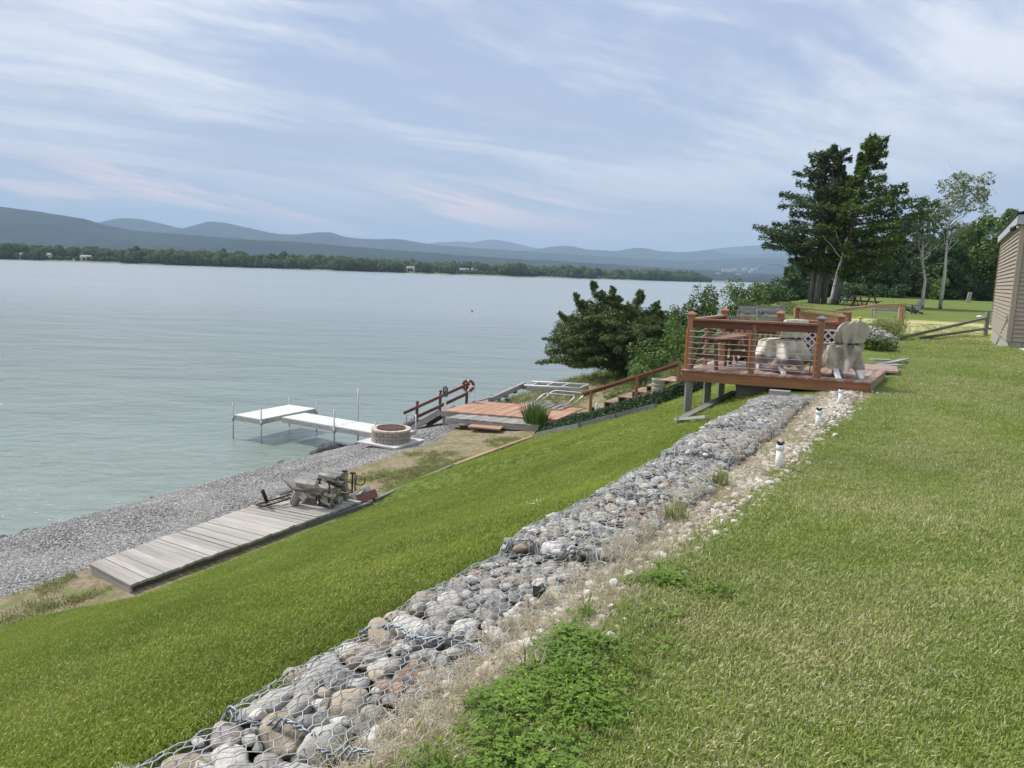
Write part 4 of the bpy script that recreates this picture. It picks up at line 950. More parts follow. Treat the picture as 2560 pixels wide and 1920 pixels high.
# white lattice panel between the two rear posts
m=MB(); u0,u1,h0,h1=1.32,2.36,.12,.76
for sgn in(1,-1):
    k=-1.2
    while k<2.2:
        pts=[]
        for q in np.linspace(0,1,60):
            u=u0+(u1-u0)*q; h=h0+sgn*(u-u0)+k if sgn>0 else h1-(u-u0)+1.0-k-.6
            if h0<=h<=h1: pts.append((u,h))
        if len(pts)>1: m.bar(D(pts[0][0],2.19+sgn*.006,pts[0][1]),D(pts[-1][0],2.19+sgn*.006,pts[-1][1]),.010,.034,du.cross(Vector((0,0,1))) if False else Vector((0,0,1)))
        k+=.150
m.bar(D(u0,2.18,h1),D(u1,2.18,h1),.02,.035); m.bar(D(u0,2.18,h0),D(u1,2.18,h0),.02,.035)
m.build('lattice_panel',M['lattice_white'],deck)
m=MB(); m.bar(D(1.31,2.33,.44),D(2.36,2.33,.43),.02,.66); m.build('back_board',M['wood_red_dark'],deck)
# ground timbers and odd boards under and beside the deck
m=MB(); m.bar(G(1702,1056)+Vector((0,0,.04)),G(1838,988)+Vector((0,0,.05)),.14,.09); tag(m.build('ground_timber',M['wood_grey_dark'],bevel=.005),'grey squared timber lying under the left deck posts, running back','timber','ground timbers under the deck')
m=MB(); m.bar(G(1690,1056)+Vector((0,0,.05)),G(1768,1050)+Vector((0,0,.05)),.09,.05); tag(m.build('ground_timber',M['wood_grey'],bevel=.005),'pale flat board lying across in front of the first deck leg','timber','ground timbers under the deck')
p=Vector(gpos(.28,13.6))+Vector((0,0,.05)); m=MB(); m.bar(p-du*.17,p+du*.17,.14,.09); tag(m.build('timber_block',M['wood_grey'],bevel=.006),'short grey wood block on the stones right under the deck edge','block')
m=MB(); q=[Vector((7.05,16.1,4.27)),Vector((7.95,15.75,4.26)),Vector((8.4,16.75,4.26)),Vector((7.5,17.1,4.27))]; m.slab(q,.05); tag(m.build('wooden_board',M['wood_deck'],bevel=.004),'brown deck panel lying flat behind the right deck corner','board','loose boards right of the deck')
for i,(a,b_,wd,lb) in enumerate([((2190,921),(2265,907),.12,'long grey board pointing out over the lawn, upper of the two'),((2180,926),(2250,922),.2,'wider grey board lying flat on the lawn below the long one'),((2175,910),(2225,910),.18,'short grey board next to the brown panel')]):
    a=G(*a)+Vector((0,0,.07+.02*i));b_=G(*b_)+Vector((0,0,.09)); m=MB(); m.bar(a,b_,wd,.03); tag(m.build('wooden_board',M['wood_grey'],bevel=.003),lb,'board','loose boards right of the deck')

# ------------------------------------------------------------------ covered chairs
def cover(root,rings,mat,name='cover',n=72,folds=9,seed=0,fa=.10,squ=2.6):
    """rings: (z, half width, half depth, shift back, fold strength)"""
    g=np.random.default_rng(seed); zs=[r_[0] for r_ in rings]; m=56; zz_=np.linspace(zs[0],zs[-1],m); V=[]
    ph=g.uniform(0,6.3,6)
    for i,z in enumerate(zz_):
        a,b_,c,f=[float(np.interp(z,zs,[r_[k] for r_ in rings])) for k in(1,2,3,4)]
        for j in range(n):
            th=2*math.pi*j/n; cx,sy_=math.cos(th),math.sin(th); k=(abs(cx)**squ+abs(sy_)**squ)**(-1/squ)
            fo=f*fa*(math.sin(folds*th+ph[0]+2.1*math.sin(z*5+ph[3]))*.6+math.sin((folds*1.7)*th+ph[1]+z*3.5)*.35+math.sin(5*th+ph[2]-z*7)*.5)
            hem=.025*math.sin(4*th+ph[4])+.012*math.sin(11*th) if i==0 else (.018*math.sin(4*th+ph[4]) if i==1 else 0)
            V.append((cx*k*(a+fo),sy_*k*(b_+fo)-c,z+hem))
    I=np.arange(m*n).reshape(m,n); J=np.roll(I,-1,1); Fq=np.stack([I[:-1],J[:-1],J[1:],I[1:]],-1).reshape(-1,4)
    Fl=[tuple(int(x) for x in f) for f in Fq]; V.append((0,-rings[-1][3],zs[-1]+.006)); Fl+=[(int(I[-1,j]),int(J[-1,j]),len(V)-1) for j in range(n)]
    return obj_from(name,V,Fl,mat,root,smooth=True,local=True)
def chair(pos,rz,label,mat,rings,low,seed):
    root=empty('covered_chair',pos,label,'chair',None,rz)
    cover(root,rings,M[mat],'fabric_cover',seed=seed)
    for sx_ in(-1,1):
        m=MB(); m.bar((sx_*.23,-.42,.0),(sx_*.20,-.12,.30),.045,.095,(0,1,1)); m.build('leg',M['white_plastic'],root,local=True,bevel=.006)
        m=MB(); m.bar((sx_*.27,.30,.0),(sx_*.27,.28,.30),.045,.09,(0,1,0)); m.build('leg',M['white_plastic'],root,local=True,bevel=.006)
    m=MB(); z,a,b_,c=low; pts=[]
    for j in range(30): th=2*math.pi*j/30; pts.append((math.cos(th)*(a+.012),math.sin(th)*(b_+.012)-c,z+.008*math.sin(5*th)))
    m.tube(pts,.009,6,closed=True)
    for dx in(-.10,.10): m.tube([(dx*.2,-c-b_-.03,z),(dx*.7,-c-b_-.05,z+.02),(dx*1.1,-c-b_-.04,z-.015),(dx*.4,-c-b_-.03,z-.005)],.009,5)
    m.tube([(0,-c-b_-.035,z),(-.015,-c-b_-.05,z-.06)],.008,5)
    m.build('tie_cord',M['cover_tie'],root,smooth=True,local=True); return root
p=WY(2120,933,14.35); p.z=4.31+.0
rr=[(.17,.36,.37,0,1.0),(.30,.34,.37,0,1.2),(.42,.31,.36,.0,1.0),(.53,.33,.38,.0,.8),(.575,.34,.37,.01,.6),(.60,.30,.30,.07,.6),(.625,.21,.11,.26,.3),(.66,.235,.07,.31,.5),(.74,.285,.065,.33,.35),(.84,.315,.065,.36,.25),(.92,.305,.06,.38,.2),(.98,.26,.055,.39,.2),(1.02,.20,.045,.40,.2),(1.045,.10,.03,.405,.1),(1.05,.02,.01,.41,.0)]
chair(D(2.68,.62,.0),R(10),'chair under a taupe tied cover with round fan-shaped back, right on the deck','cover_taupe',rr,(.632,.215,.10,.27),3)
rr=[(.15,.37,.44,0,1.0),(.30,.37,.44,0,1.2),(.45,.36,.43,.0,.9),(.54,.35,.41,.0,.6),(.585,.34,.37,.01,.6),(.63,.33,.27,.08,.5),(.66,.24,.10,.26,.3),(.70,.265,.07,.30,.3),(.78,.275,.065,.32,.25),(.88,.28,.065,.34,.2),(.97,.275,.06,.36,.15),(1.01,.26,.05,.365,.15),(1.025,.22,.04,.37,.1),(1.032,.05,.01,.37,0)]
chair(D(1.62,.80,.0),R(20),'chair under a cream cover with squared back and purplish hem, middle of the deck','cover_beige',rr,(.665,.245,.09,.27),8)
# small black side table
tb=empty('side_table',D(2.36,.95),'small black metal side table between the two covered chairs','table'); m=MB()
m.bar(D(2.16,.95,.5),D(2.58,.95,.5),.36,.018); m.build('table_top',M['black_steel'],tb)
for a in(-.19,.19):
    for b_ in(-.16,.16): m=MB(); m.tube([D(2.37+a,.95+b_,.49),D(2.37+a*1.05,.95+b_,.0)],.010,6); m.build('leg',M['black_steel'],tb,smooth=True)
# brown low table with splayed legs, and a folding wooden chair behind it
bt=empty('wooden_table',D(.8,.9),'red-brown wooden table with splayed legs at the left end of the deck','table')
m=MB(); tl4=[D(.20,.40,.62),D(.54,.32,.60),D(.86,1.31,.63),D(.54,1.48,.645)]
def lerp4(q,a,b_): return (q[0]*(1-a)+q[1]*a)*(1-b_)+(q[3]*(1-a)+q[2]*a)*b_
for i in range(4): a=i/4+.012; b_=(i+1)/4-.012; m.slab([lerp4(tl4,a,0),lerp4(tl4,b_,0),lerp4(tl4,b_,1),lerp4(tl4,a,1)],.035,1)
m.build('table_top',M['wood_red'],bt,bevel=.004)
for (a,b_) in ((D(.26,.42,.60),D(.10,.26,0)),(D(.50,.40,.58),D(.58,.28,0)),(D(.58,1.34,.62),D(.50,1.52,0)),(D(.84,1.22,.61),D(.96,1.14,0))):
    m=MB(); m.bar(a,b_,.045,.12,dv); m.build('leg',M['wood_red_dark'],bt,bevel=.004)
m=MB(); m.bar(D(.20,.36,.26),D(.54,.34,.26),.035,.09); m.bar(D(.54,1.42,.26),D(.90,1.18,.26),.035,.09); m.bar(D(.38,.4,.55),D(.70,1.34,.56),.04,.10); m.build('stretcher',M['wood_red_dark'],bt)
ch=empty('wooden_chair',D(1.05,1.75),'dark brown slatted wooden armchair behind the low table','chair')
m=MB()
for i in range(4): m.bar(D(.56+i*.11,1.68,.32),D(.44+i*.11,1.96,.98-.04*abs(i-1.5)),.085,.022,dv)
m.build('backrest',M['wood_red_dark'],ch,bevel=.003)
m=MB(); [m.bar(D(.58+i*.11,1.62,.34),D(.62+i*.11,1.16,.38),.09,.022) for i in range(4)]; m.build('seat',M['wood_red_dark'],ch,bevel=.003)
for sx_ in(.50,1.0):
    m=MB(); m.bar(D(sx_,1.16,0),D(sx_,1.18,.56),.03,.09,dv); m.build('leg',M['wood_red_dark'],ch); m=MB(); m.bar(D(sx_,1.62,.36),D(sx_,2.05,0),.03,.09,dv); m.build('leg',M['wood_red_dark'],ch)
    m=MB(); m.bar(D(sx_,1.08,.575),D(sx_,1.72,.565),.11,.022); m.build('armrest',M['wood_red_dark'],ch)
# second railing, a step beyond the deck
o2=empty('board_railing',GP(2060,18.6),'solid red-brown board railing with two posts just behind the deck','railing'); zt=WY(2060,770,18.6).z
a=WY(1993,770,18.9); b_=WY(2120,784,18.0)
for q,w_ in ((a,.12),(b_,.13)):
    m=MB(); m.bar((q.x,q.y,3.6),(q.x,q.y,q.z),w_,w_,(0,1,0)); m.build('post',M['wood_red'],o2,bevel=.004)
for k,(dz,hh) in enumerate(((-.16,.17),(-.35,.17),(-.54,.17))): m=MB(); m.bar(a+Vector((.03,-.07,dz)),b_+Vector((-.02,-.08,dz)),.035,hh); m.build('rail_board',M['wood_red'],o2,bevel=.003)
m=MB(); m.bar(a+Vector((-.02,-.05,.02)),b_+Vector((.04,-.05,.02)),.16,.035); m.build('top_rail',M['wood_red'],o2,bevel=.003)
# ------------------------------------------------------------------ white vent pipes
def vent(px,py,h,label,lean=0):
    p=G(px,py); root=empty('vent_pipe',p,label,'pipe','white plastic pipes along the stone wall'); r_=.034
    m=MB(); m.lathe(p+Vector((0,0,-.05)),[(r_,0),(r_,h)],20); pp_=m.build('pipe',M['white_pipe'],root,smooth=True)
    m=MB(); m.lathe(p+Vector((0,0,h-.055)),[(r_+.001,0),(r_+.007,.003),(r_+.007,.045),(r_+.001,.05)],20); m.build('collar',M['white_plastic'],pp_,smooth=True)
    m=MB(); m.lathe(p+Vector((0,0,h-.04)),[(r_-.004,0),(r_-.004,.045),(r_-.012,.060),(.004,.064)],12)
    for k in range(4): a_=k*1.6+.4; m.bar(p+Vector((0,0,h+.006)),p+Vector((math.cos(a_)*.045,math.sin(a_)*.045,h+.024)),.018,.012)
    m.build('cap',M['black_plastic'],root,smooth=True)
vent(1946,1168,.235,'white vent pipe with black cap, nearest of the three'); vent(2044,1066,.215,'white vent pipe with black cap, middle one of the three'); vent(2100,1008,.22,'white vent pipe just in front of the deck fascia')
# black plastic scrap in the basket
p=Vector(gpos(.80,3.62,.03)); m=MB(); q=[(-.035,-.02,.0),(.0,-.03,.03),(.03,-.02,.045),(.04,.02,.02),(.02,.03,.06),(-.02,.03,.03),(-.035,.01,.05)]
m.add([p+Vector(v) for v in q]+[p+Vector((.0,0,-.02)),p+Vector((.02,-.005,.05))],[(0,1,7),(1,2,7),(2,3,7),(3,4,7),(4,5,7),(5,6,7),(6,0,7),(0,8,1),(1,8,2),(2,8,3),(3,8,4),(4,8,5),(5,8,6),(6,8,0)]); tag(m.build('plastic_scrap',M['black_plastic']),'crumpled black plastic scrap caught in the fourth basket','scrap')
# ------------------------------------------------------------------ brown house at the right edge
hx,hy=14.14,22.05; a2=Vector((A2[0],A2[1],0)).normalized(); n2=Vector((N2[0],N2[1],0)).normalized()
_f=WY(2473,862,30.6); _n=WY(2517,866,22.05); hx,hy=_n.x,22.05; H0=Vector((hx,hy,0)); a2=Vector((_f.x-hx,30.6-hy,0)).normalized(); n2=Vector((a2.y,-a2.x,0))
LW=(Vector((_f.x,30.6,0))-H0).length; z0,z1,zt=4.25,4.56,7.86
hs=empty('house',(hx+4,hy+4,4.2),'brown clapboard house at the right edge with a grey eave','house')
def hp(a,n,z): return H0+a2*a+n2*n+Vector((0,0,z))
m=MB(); m.add([hp(0.02,.02,2.9),hp(LW,.02,2.9),hp(LW,6,2.9),hp(.02,6,2.9),hp(.02,.02,z1),hp(LW,.02,z1),hp(LW,6,z1),hp(.02,6,z1)],[(0,1,5,4),(1,2,6,5),(2,3,7,6),(3,0,4,7),(4,5,6,7)]); m.build('foundation',M['concrete'],hs)
m=MB(); nr=27; rh=(zt-z1)/nr
for i in range(nr):      # lapped boards: lower edge proud
    a_=z1+i*rh; b_=a_+rh+.004; w1,w2=-.040,-.004
    m.add([hp(.10,w1,a_),hp(LW,w1,a_),hp(LW,w2,b_),hp(.10,w2,b_),hp(.10,.02,a_),hp(LW,.02,a_)],[(0,3,2,1),(0,1,5,4)])
    m.add([hp(w1,.10,a_),hp(w1,6,a_),hp(w2,6,b_),hp(w2,.10,b_),hp(.02,.10,a_),hp(.02,6,a_)],[(0,1,2,3),(0,4,5,1)])
m.add([hp(.02,.02,z1),hp(LW,.02,z1),hp(LW,6,z1),hp(.02,6,z1),hp(.02,.02,zt),hp(LW,.02,zt),hp(LW,6,zt),hp(.02,6,zt)],[(0,1,5,4),(1,2,6,5),(2,3,7,6),(3,0,4,7),(4,5,6,7)])
m.build('siding',M['siding'],hs)
m=MB(); m.bar(hp(-.035+.06,-.035+.06,z1-.03),hp(.025,.025,zt),.13,.13,a2); m.build('corner_board',M['trim'],hs,bevel=.004)
m=MB(); m.bar(hp(LW,-.03,z1),hp(LW,-.03,zt),.05,.08,a2); m.build('corner_board',M['trim'],hs)
m=MB(); m.bar(hp(-.03,.62,z1+.02),hp(-.03,.62,zt-1.1),.05,.12,a2); m.build('door_frame',M['trim_grey'],hs)
m=MB(); m.bar(hp(-.02,1.15,z1+.02),hp(-.02,1.15,zt-1.15),.03,.9,n2); m.build('door',M['white_plastic'],hs)
ov=.13; m=MB()
m.add([hp(-ov,-ov,zt-.02),hp(LW+.3,-ov,zt-.02),hp(LW+.3,.0,zt+.0),hp(-ov,.0,zt+.0)],[(0,1,2,3)]); m.add([hp(-ov,0,zt),hp(0,0,zt),hp(0,6,zt),hp(-ov,6,zt)],[(0,1,2,3)])
m.bar(hp(-ov,-ov,zt+.10),hp(LW+.3,-ov,zt+.10),.03,.26); m.bar(hp(-ov,-ov+.02,zt+.10),hp(-ov,6,zt+.10),.03,.26); m.build('eave',M['trim_grey'],hs)
m=MB(); m.add([hp(-ov-.04,-ov-.05,zt+.23),hp(LW+.35,-ov-.05,zt+.23),hp(LW+.35,3,zt+1.46),hp(-ov-.04,3,zt+1.46),hp(LW+.35,6.4,zt+.23),hp(-ov-.04,6.4,zt+.23),hp(-ov-.04,-ov-.05,zt+.27),hp(LW+.35,-ov-.05,zt+.27),hp(LW+.35,3,zt+1.50),hp(-ov-.04,3,zt+1.50),hp(LW+.35,6.4,zt+.27),hp(-ov-.04,6.4,zt+.27)],[(0,1,2,3),(3,2,4,5),(6,9,8,7),(9,11,10,8),(0,6,7,1),(0,3,9,6),(3,5,11,9)]); m.build('roof',M['roof_shingle'],hs)
m=MB(); m.add([hp(-.0,-.0,zt),hp(0,6,zt),hp(0,3,zt+1.3)],[(0,1,2)]); m.build('gable',M['trim_grey'],hs)
lm=empty('flood_lamp',hp(.5,-.1,zt-.12),'dark twin floodlight under the house eave','lamp'); m=MB()
m.lathe(hp(.45,-.16,zt-.17),[(.02,0),(.07,.03),(.07,.10),(.03,.13)],14); m.lathe(hp(.75,-.18,zt-.18),[(.02,0),(.075,.03),(.075,.11),(.03,.14)],14); m.build('lamp_head',M['lens_dark'],lm,smooth=True)
m=MB(); m.lathe(hp(.28,-.07,zt-.12),[(.05,0),(.055,.05),(.03,.10)],12); m.build('mount',M['white_plastic'],lm,smooth=True)
tl=empty('broom',hp(.55,-.5,4.3),'broom with pale wooden handle leaning upside down on the house wall','broom'); a=G(2487,866); b_=hp(.55,-.06,5.16)
m=MB(); m.tube([a,b_],.017,8); m.build('handle',M['white_pipe'],tl,smooth=True); d=(b_-a).normalized(); m=MB(); m.bar(b_,b_+d*.17,.12,.05,n2,.14,.05); m.build('head',M['wood_tan'],tl)
# paving by the house
m=MB(); c=[W(2533,866,4.42),W(2560,884,4.42),W(2700,930,4.42),W(2660,866,4.42)]; c=[Vector((14.0,21.3,4.42)),Vector((13.55,20.0,4.41)),Vector((17.5,17.9,4.43)),Vector((18.2,19.6,4.43))]; m.slab(c,.12); tag(m.build('stone_paving',M['slab_concrete'],bevel=.01),'pale concrete walk beside the house corner','paving')
# split rail fence
fp=empty('rail_fence',GP(2462,34),'weathered split-rail fence with one post, rails slanting down to the lawn','fence')
pb=WY(2462,838,34); pt=WY(2467,780,34); m=MB(); m.bar((pb.x,34,float(ZW(pb.x,34))-.2),(pb.x+.02,34,pt.z),.15,.13,(0,1,0)); m.build('post',M['wood_grey_dark'],fp,bevel=.006)
a=G(2248,849)+Vector((0,0,.06)); b_=WY(2462,796,34); m=MB(); m.bar(a,b_,.10,.12,(0,0,1),.10,.11); m.build('rail',M['wood_grey_dark'],fp,bevel=.01)
a=G(2300,847)+Vector((0,0,.03)); b_=WY(2462,822,34); m=MB(); m.bar(a,b_,.09,.10); m.build('rail',M['wood_grey_dark'],fp,bevel=.01)
m=MB(); m.bar(WY(2462,821,34),WY(2486,822,34.5),.09,.10); m.build('rail',M['wood_grey_dark'],fp)
# brown guard rail across the bank, and grey benches beyond
gr_=empty('guard_rail',GP(2250,39),'low brown timber guard rail with two end posts, across the tall grass','railing')
a=WY(2085,777,33); b_=WY(2185,765,38); c=WY(2262,762,39); m=MB(); m.bar(a,b_,.12,.14); m.bar(b_,c,.12,.16); m.build('top_rail',M['wood_tan'],gr_,bevel=.005)
for px in(2251,2260,2110): 
    q=WY(px,768,39 if px>2200 else 34); m=MB(); m.bar((q.x,q.y,gz(q.x,q.y)-.1),(q.x,q.y,q.z),.12,.12,(0,1,0)); m.build('post',M['wood_tan'],gr_)
def adir(pos,rz,label,mat,group=None,sc=1.0):
    root=empty('lawn_chair',pos,label,'chair',group,rz); root.scale=(sc,)*3
    m=MB(); [m.bar((-.24+i*.12,.22,.30),(-.24+i*.12,-.30+.0,.24),.11,.02) for i in range(5)]; m.build('seat',M[mat],root,local=True)
    m=MB(); [m.bar((-.24+i*.12,-.22,.22),(-.28+i*.14,-.62,.98-.035*(i-2)**2),.11,.02,(0,1,0)) for i in range(5)]; m.build('backrest',M[mat],root,local=True)
    for sx_ in(-1,1):
        m=MB(); m.bar((sx_*.33,.30,0),(sx_*.33,.30,.55),.04,.1,(0,1,0)); m.build('leg',M[mat],root,local=True); m=MB(); m.bar((sx_*.30,.36,.28),(sx_*.30,-.55,.04),.035,.11); m.build('leg',M[mat],root,local=True)
        m=MB(); m.bar((sx_*.35,.40,.56),(sx_*.35,-.48,.56),.13,.025); m.build('armrest',M[mat],root,local=True)
    return root
b_=GP(2282,50); adir(b_,R(100),'grey wooden lawn chair facing left, left of the crooked birch','grey_paint')
def pictable(pos,rz,label,mt,ml,group):
    root=empty('picnic_table',pos,label,'picnic table',group,rz)
    m=MB(); [m.bar((-.9,-.33+i*.165,.74),(.9,-.33+i*.165,.74),.15,.04) for i in range(5)]; m.build('table_top',M[mt],root,local=True)
    for sy_ in(-1,1): m=MB(); [m.bar((-.9,sy_*.72+k*.13,.44),(.9,sy_*.72+k*.13,.44),.12,.04) for k in(0,1)]; m.build('seat',M[mt],root,local=True)
    for sx_ in(-1,1):
        for sy_ in(-1,1): m=MB(); m.bar((sx_*.68,sy_*.22,.72),(sx_*.68,sy_*.62,0),.045,.11,(1,0,0)); m.build('leg',M[ml],root,local=True)
        m=MB(); m.bar((sx_*.66,-.75,.40),(sx_*.66,.75,.40),.04,.10); m.build('brace',M[ml],root,local=True)
b_=GP(2120,60); pictable(b_,R(80),'dark picnic table with blue frame, nearest the pine trunks','darkgreen_paint','blue_paint','picnic tables by the pines')
b_=GP(2160,58); pictable(b_,R(20),'red-brown picnic table right of the blue one','redbrown_paint','redbrown_paint','picnic tables by the pines')
b_=GP(2108,68); pictable(b_,R(10),'dark green picnic table farther back, behind the blue one','darkgreen_paint','darkgreen_paint','picnic tables by the pines')
def bench(pos,rz,label,mat,w_=1.5,group=None):
    root=empty('garden_bench',pos,label,'bench',group,rz)
    m=MB(); [m.bar((-w_/2,-.05+i*.13,.45),(w_/2,-.05+i*.13,.45),.11,.03) for i in range(4)]; m.build('seat',M[mat],root,local=True)
    m=MB(); [m.bar((-w_/2,-.12,.58+i*.14),(w_/2,-.14,.58+i*.14),.03,.11) for i in range(3)]; m.build('backrest',M[mat],root,local=True)
    for sx_ in(-1,1):
        m=MB(); m.bar((sx_*w_/2,-.12,0),(sx_*w_/2,-.14,.95),.06,.06,(0,1,0)); m.build('leg',M[mat],root,local=True); m=MB(); m.bar((sx_*w_/2,.36,0),(sx_*w_/2,.36,.64),.06,.06,(0,1,0)); m.build('leg',M[mat],root,local=True)
        m=MB(); m.bar((sx_*w_/2,-.14,.66),(sx_*w_/2,.42,.66),.09,.03); m.build('armrest',M[mat],root,local=True)
    return root
b_=GP(2218,44); b_.z-=.1; bench(b_,R(175),'grey bench seen above the brown guard rail','wood_grey',1.5,'grey garden benches')
# old grey terrace railing and benches
og=empty('grey_railing',GP(1905,41),'old grey weathered railing with tall posts on the bank, left of the pines','railing')
for px,yt in ((1858,766),(1884,769),(1917,768),(1948,764)):
    q=WY(px,yt,41); m=MB(); m.bar((q.x,q.y,gz(q.x,q.y)-.2),(q.x,q.y,q.z),.16,.14,(0,1,0)); m.build('post',M['wood_grey'],og)
for yt in (770,779,789): a=WY(1858,yt,41); b_=WY(1948,yt-1,41.2); m=MB(); m.bar(a,b_,.05,.075); m.build('rail',M['wood_grey'],og)
b_=WY(1872,793,39.5); bench((b_.x,b_.y,b_.z-.35),R(160),'old grey bench in front of the grey railing, left half','wood_grey',1.1,'grey garden benches'); b_=WY(1925,793,39.0); bench((b_.x,b_.y,b_.z-.35),R(165),'old grey bench in front of the grey railing, right half','wood_grey',1.3,'grey garden benches')
m=MB(); m.slab([WY(1830,790,38),WY(1965,792,38),WY(1965,792,41.5),WY(1830,790,41.5)],.2); tag(m.build('grey_terrace',M['wood_grey'],bevel=.01),'old grey plank terrace under the benches','terrace')
# post, white stone and lawn bits
p=GP(2418,88); m=MB(); m.bar(p,p+Vector((.15,0,1.15)),.45,.12,(0,1,0)); tag(m.build('marker_stone',M['concrete'],bevel=.03),'upright grey slab at the foot of the big maple','stone')
V,Fc=rock(2,77,.12,(.9,.6,.4),.5); p=GP(1960,82); tag(obj_from('boulder',V+np.array(p)+[0,0,.9],Fc,M['house_white']),'big white boulder at the lake edge of the far lawn','boulder')
V,Fc=rock(2,78,.12,(.22,.2,.10),.5); p=GP(2453,48); tag(obj_from('flat_stone',V+np.array(p)+[0,0,.03],Fc,M['house_white']),'small white stone lying on the lawn left of the fence post','stone')
# small swim platform far out
p=W(1833,775,.0); root=empty('swim_raft',p,'small white swim platform frame on the water left of the round bush','platform'); m=MB(); m.slab([p+Vector((-.9,-.6,.9)),p+Vector((.9,-.6,.9)),p+Vector((.9,.6,.9)),p+Vector((-.9,.6,.9))],.12); m.build('deck_panel',M['alu_frame'],root)
m=MB(); [m.tube([p+Vector((a,b_,-.3)),p+Vector((a,b_,2.1))],.045,6) for a in(-.85,.85) for b_ in(-.55,.55)]; m.bar(p+Vector((-.85,-.55,2.1)),p+Vector((.85,-.55,2.1)),.1,.25); m.build('frame',M['white_plastic'],root)
p=W(1180,779,0.0); root=empty('buoy',p,'small red buoy floating far out on the lake','buoy'); m=MB(); m.lathe(p+Vector((0,0,-.12)),[(.05,0),(.13,.06),(.16,.15),(.11,.26),(.03,.3)],14); m.build('float',M['buoy_red'],root,smooth=True); m=MB(); m.lathe(p+Vector((0,0,.16)),[(.03,0),(.03,.08),(.0,.09)],8); m.build('knob',M['buoy_red'],root)
# ================================================================== SHORE: boardwalk and its clutter
def planks(name,mat,parent,c,n,gap,th,axis=0,bev=.003,jz=.004,je=.02):
    """n boards between four corners; boards run along 0-1 (axis 0) or 1-2 (axis 1)"""
    m=MB(); c=[Vector(q) for q in c]
    if axis==0: c=[c[1],c[2],c[3],c[0]]
    for i in range(n):
        a=(i+gap)/n; b_=(i+1-gap)/n; e0=rng.normal()*je; e1=1+rng.normal()*je
        q=[lerp4(c,a,e0),lerp4(c,b_,e0),lerp4(c,b_,e1),lerp4(c,a,e1)]; dz=rng.normal()*jz; dz2=rng.normal()*jz
        q=[q[0]+Vector((0,0,dz)),q[1]+Vector((0,0,dz2)),q[2]+Vector((0,0,dz2)),q[3]+Vector((0,0,dz))]; m.slab(q,th,1)
    return m.build(name,M[mat],parent,bevel=bev)
bw=empty('boardwalk',W(450,1350,.9),'low boardwalk of weathered grey planks along the foot of the bank','boardwalk')
c0,c1=W(222,1409,1.07),W(325,1463,1.07); c2,c3=W(905,1252,1.07),W(735,1226,1.07)
planks('planks','wood_board',bw,[c0,c1,c2,c3],36,.03,.045,0,.004,.007,.007)
m=MB(); z_=Vector((0,0,-.10)); m.bar(c1+z_+Vector((-.10,.09,-.01)),c2+z_+Vector((-.10,0,0)),.05,.10); m.bar(c0+z_+Vector((.05,.1,0)),c3+z_,.05,.11); m.build('frame_board',M['wood_grey_dark'],bw,bevel=.003)
m=MB(); m.bar(c0+Vector((.03,.03,-.125)),c1+Vector((.0,.03,-.125)),.04,.16); m.build('end_board',M['wood_board'],bw,bevel=.003)
for i,(a,b_,wd,h_,mt,lb) in enumerate([((505,1400),(718,1333),.07,.07,'wood_tan','pale narrow edging board beside the boardwalk, lower end'),((560,1388),(930,1262),.10,.10,'wood_grey_dark','long grey edging timber between boardwalk and lawn'),((760,1318),(905,1264),.07,.06,'wood_tan','rotten tan edging board lying next to the planks'),((935,1256),(1130,1170),.11,.11,'wood_grey_dark','grey landscape timber past the wood pile'),((1135,1168),(1330,1096),.11,.10,'wood_tan','brown landscape timber between dirt and lawn, toward the iris clump'),((1345,1092),(1450,1070),.12,.16,'wood_grey_dark','dark timber edge under the juniper hedge'),((1455,1068),(1640,1022),.12,.16,'wood_grey_dark','dark timber edge along the hedge, upper run')]):
    a=G(*a);b_=G(*b_); dd=Vector((-n2.x*.0,0,0)); m=MB(); mid=(a+b_)/2; m.bar(a+Vector((0,0,h_*.3)),mid+Vector((rng.normal()*.02,0,h_*.35)),wd,h_); m.bar(mid+Vector((.0,.002,h_*.35)),b_+Vector((0,0,h_*.3)),wd*.98,h_*.98); tag(m.build('edging_timber',M[mt],bevel=.006),lb,'timber','edging timbers along the bank foot')
# firewood rack and split logs
def rackpost(px,py,h): 
    p=W(px,py,1.09); return p
rk=empty('firewood_rack',W(800,1275,1.08),'rusty steel firewood rack with four uprights at the boardwalk end','rack')
ups=[((798,1263),(796,1198),'a'),((822,1270),(819,1203),'b'),((860,1225),(859,1178),'c'),((880,1232),(879,1183),'d')]
ub={}
for (b0,t0,k) in ups:
    p=W(b0[0],b0[1],1.08); q=WY(t0[0],t0[1],p.y); q.x=p.x+.01; ub[k]=(p,q); m=MB(); m.bar(p,q,.035,.035,(0,1,0)); m.bar(q+Vector((-.05,0,0)),q+Vector((.04,0,.0)),.04,.04); m.build('upright',M['rust_steel'],rk)
m=MB(); [m.bar(ub[a][0]+Vector((0,0,.04)),ub[b_][0]+Vector((0,0,.04)),.035,.03) for a,b_ in(('a','b'),('b','d'),('a','c'),('c','d'))]; m.build('base_frame',M['rust_steel'],rk)
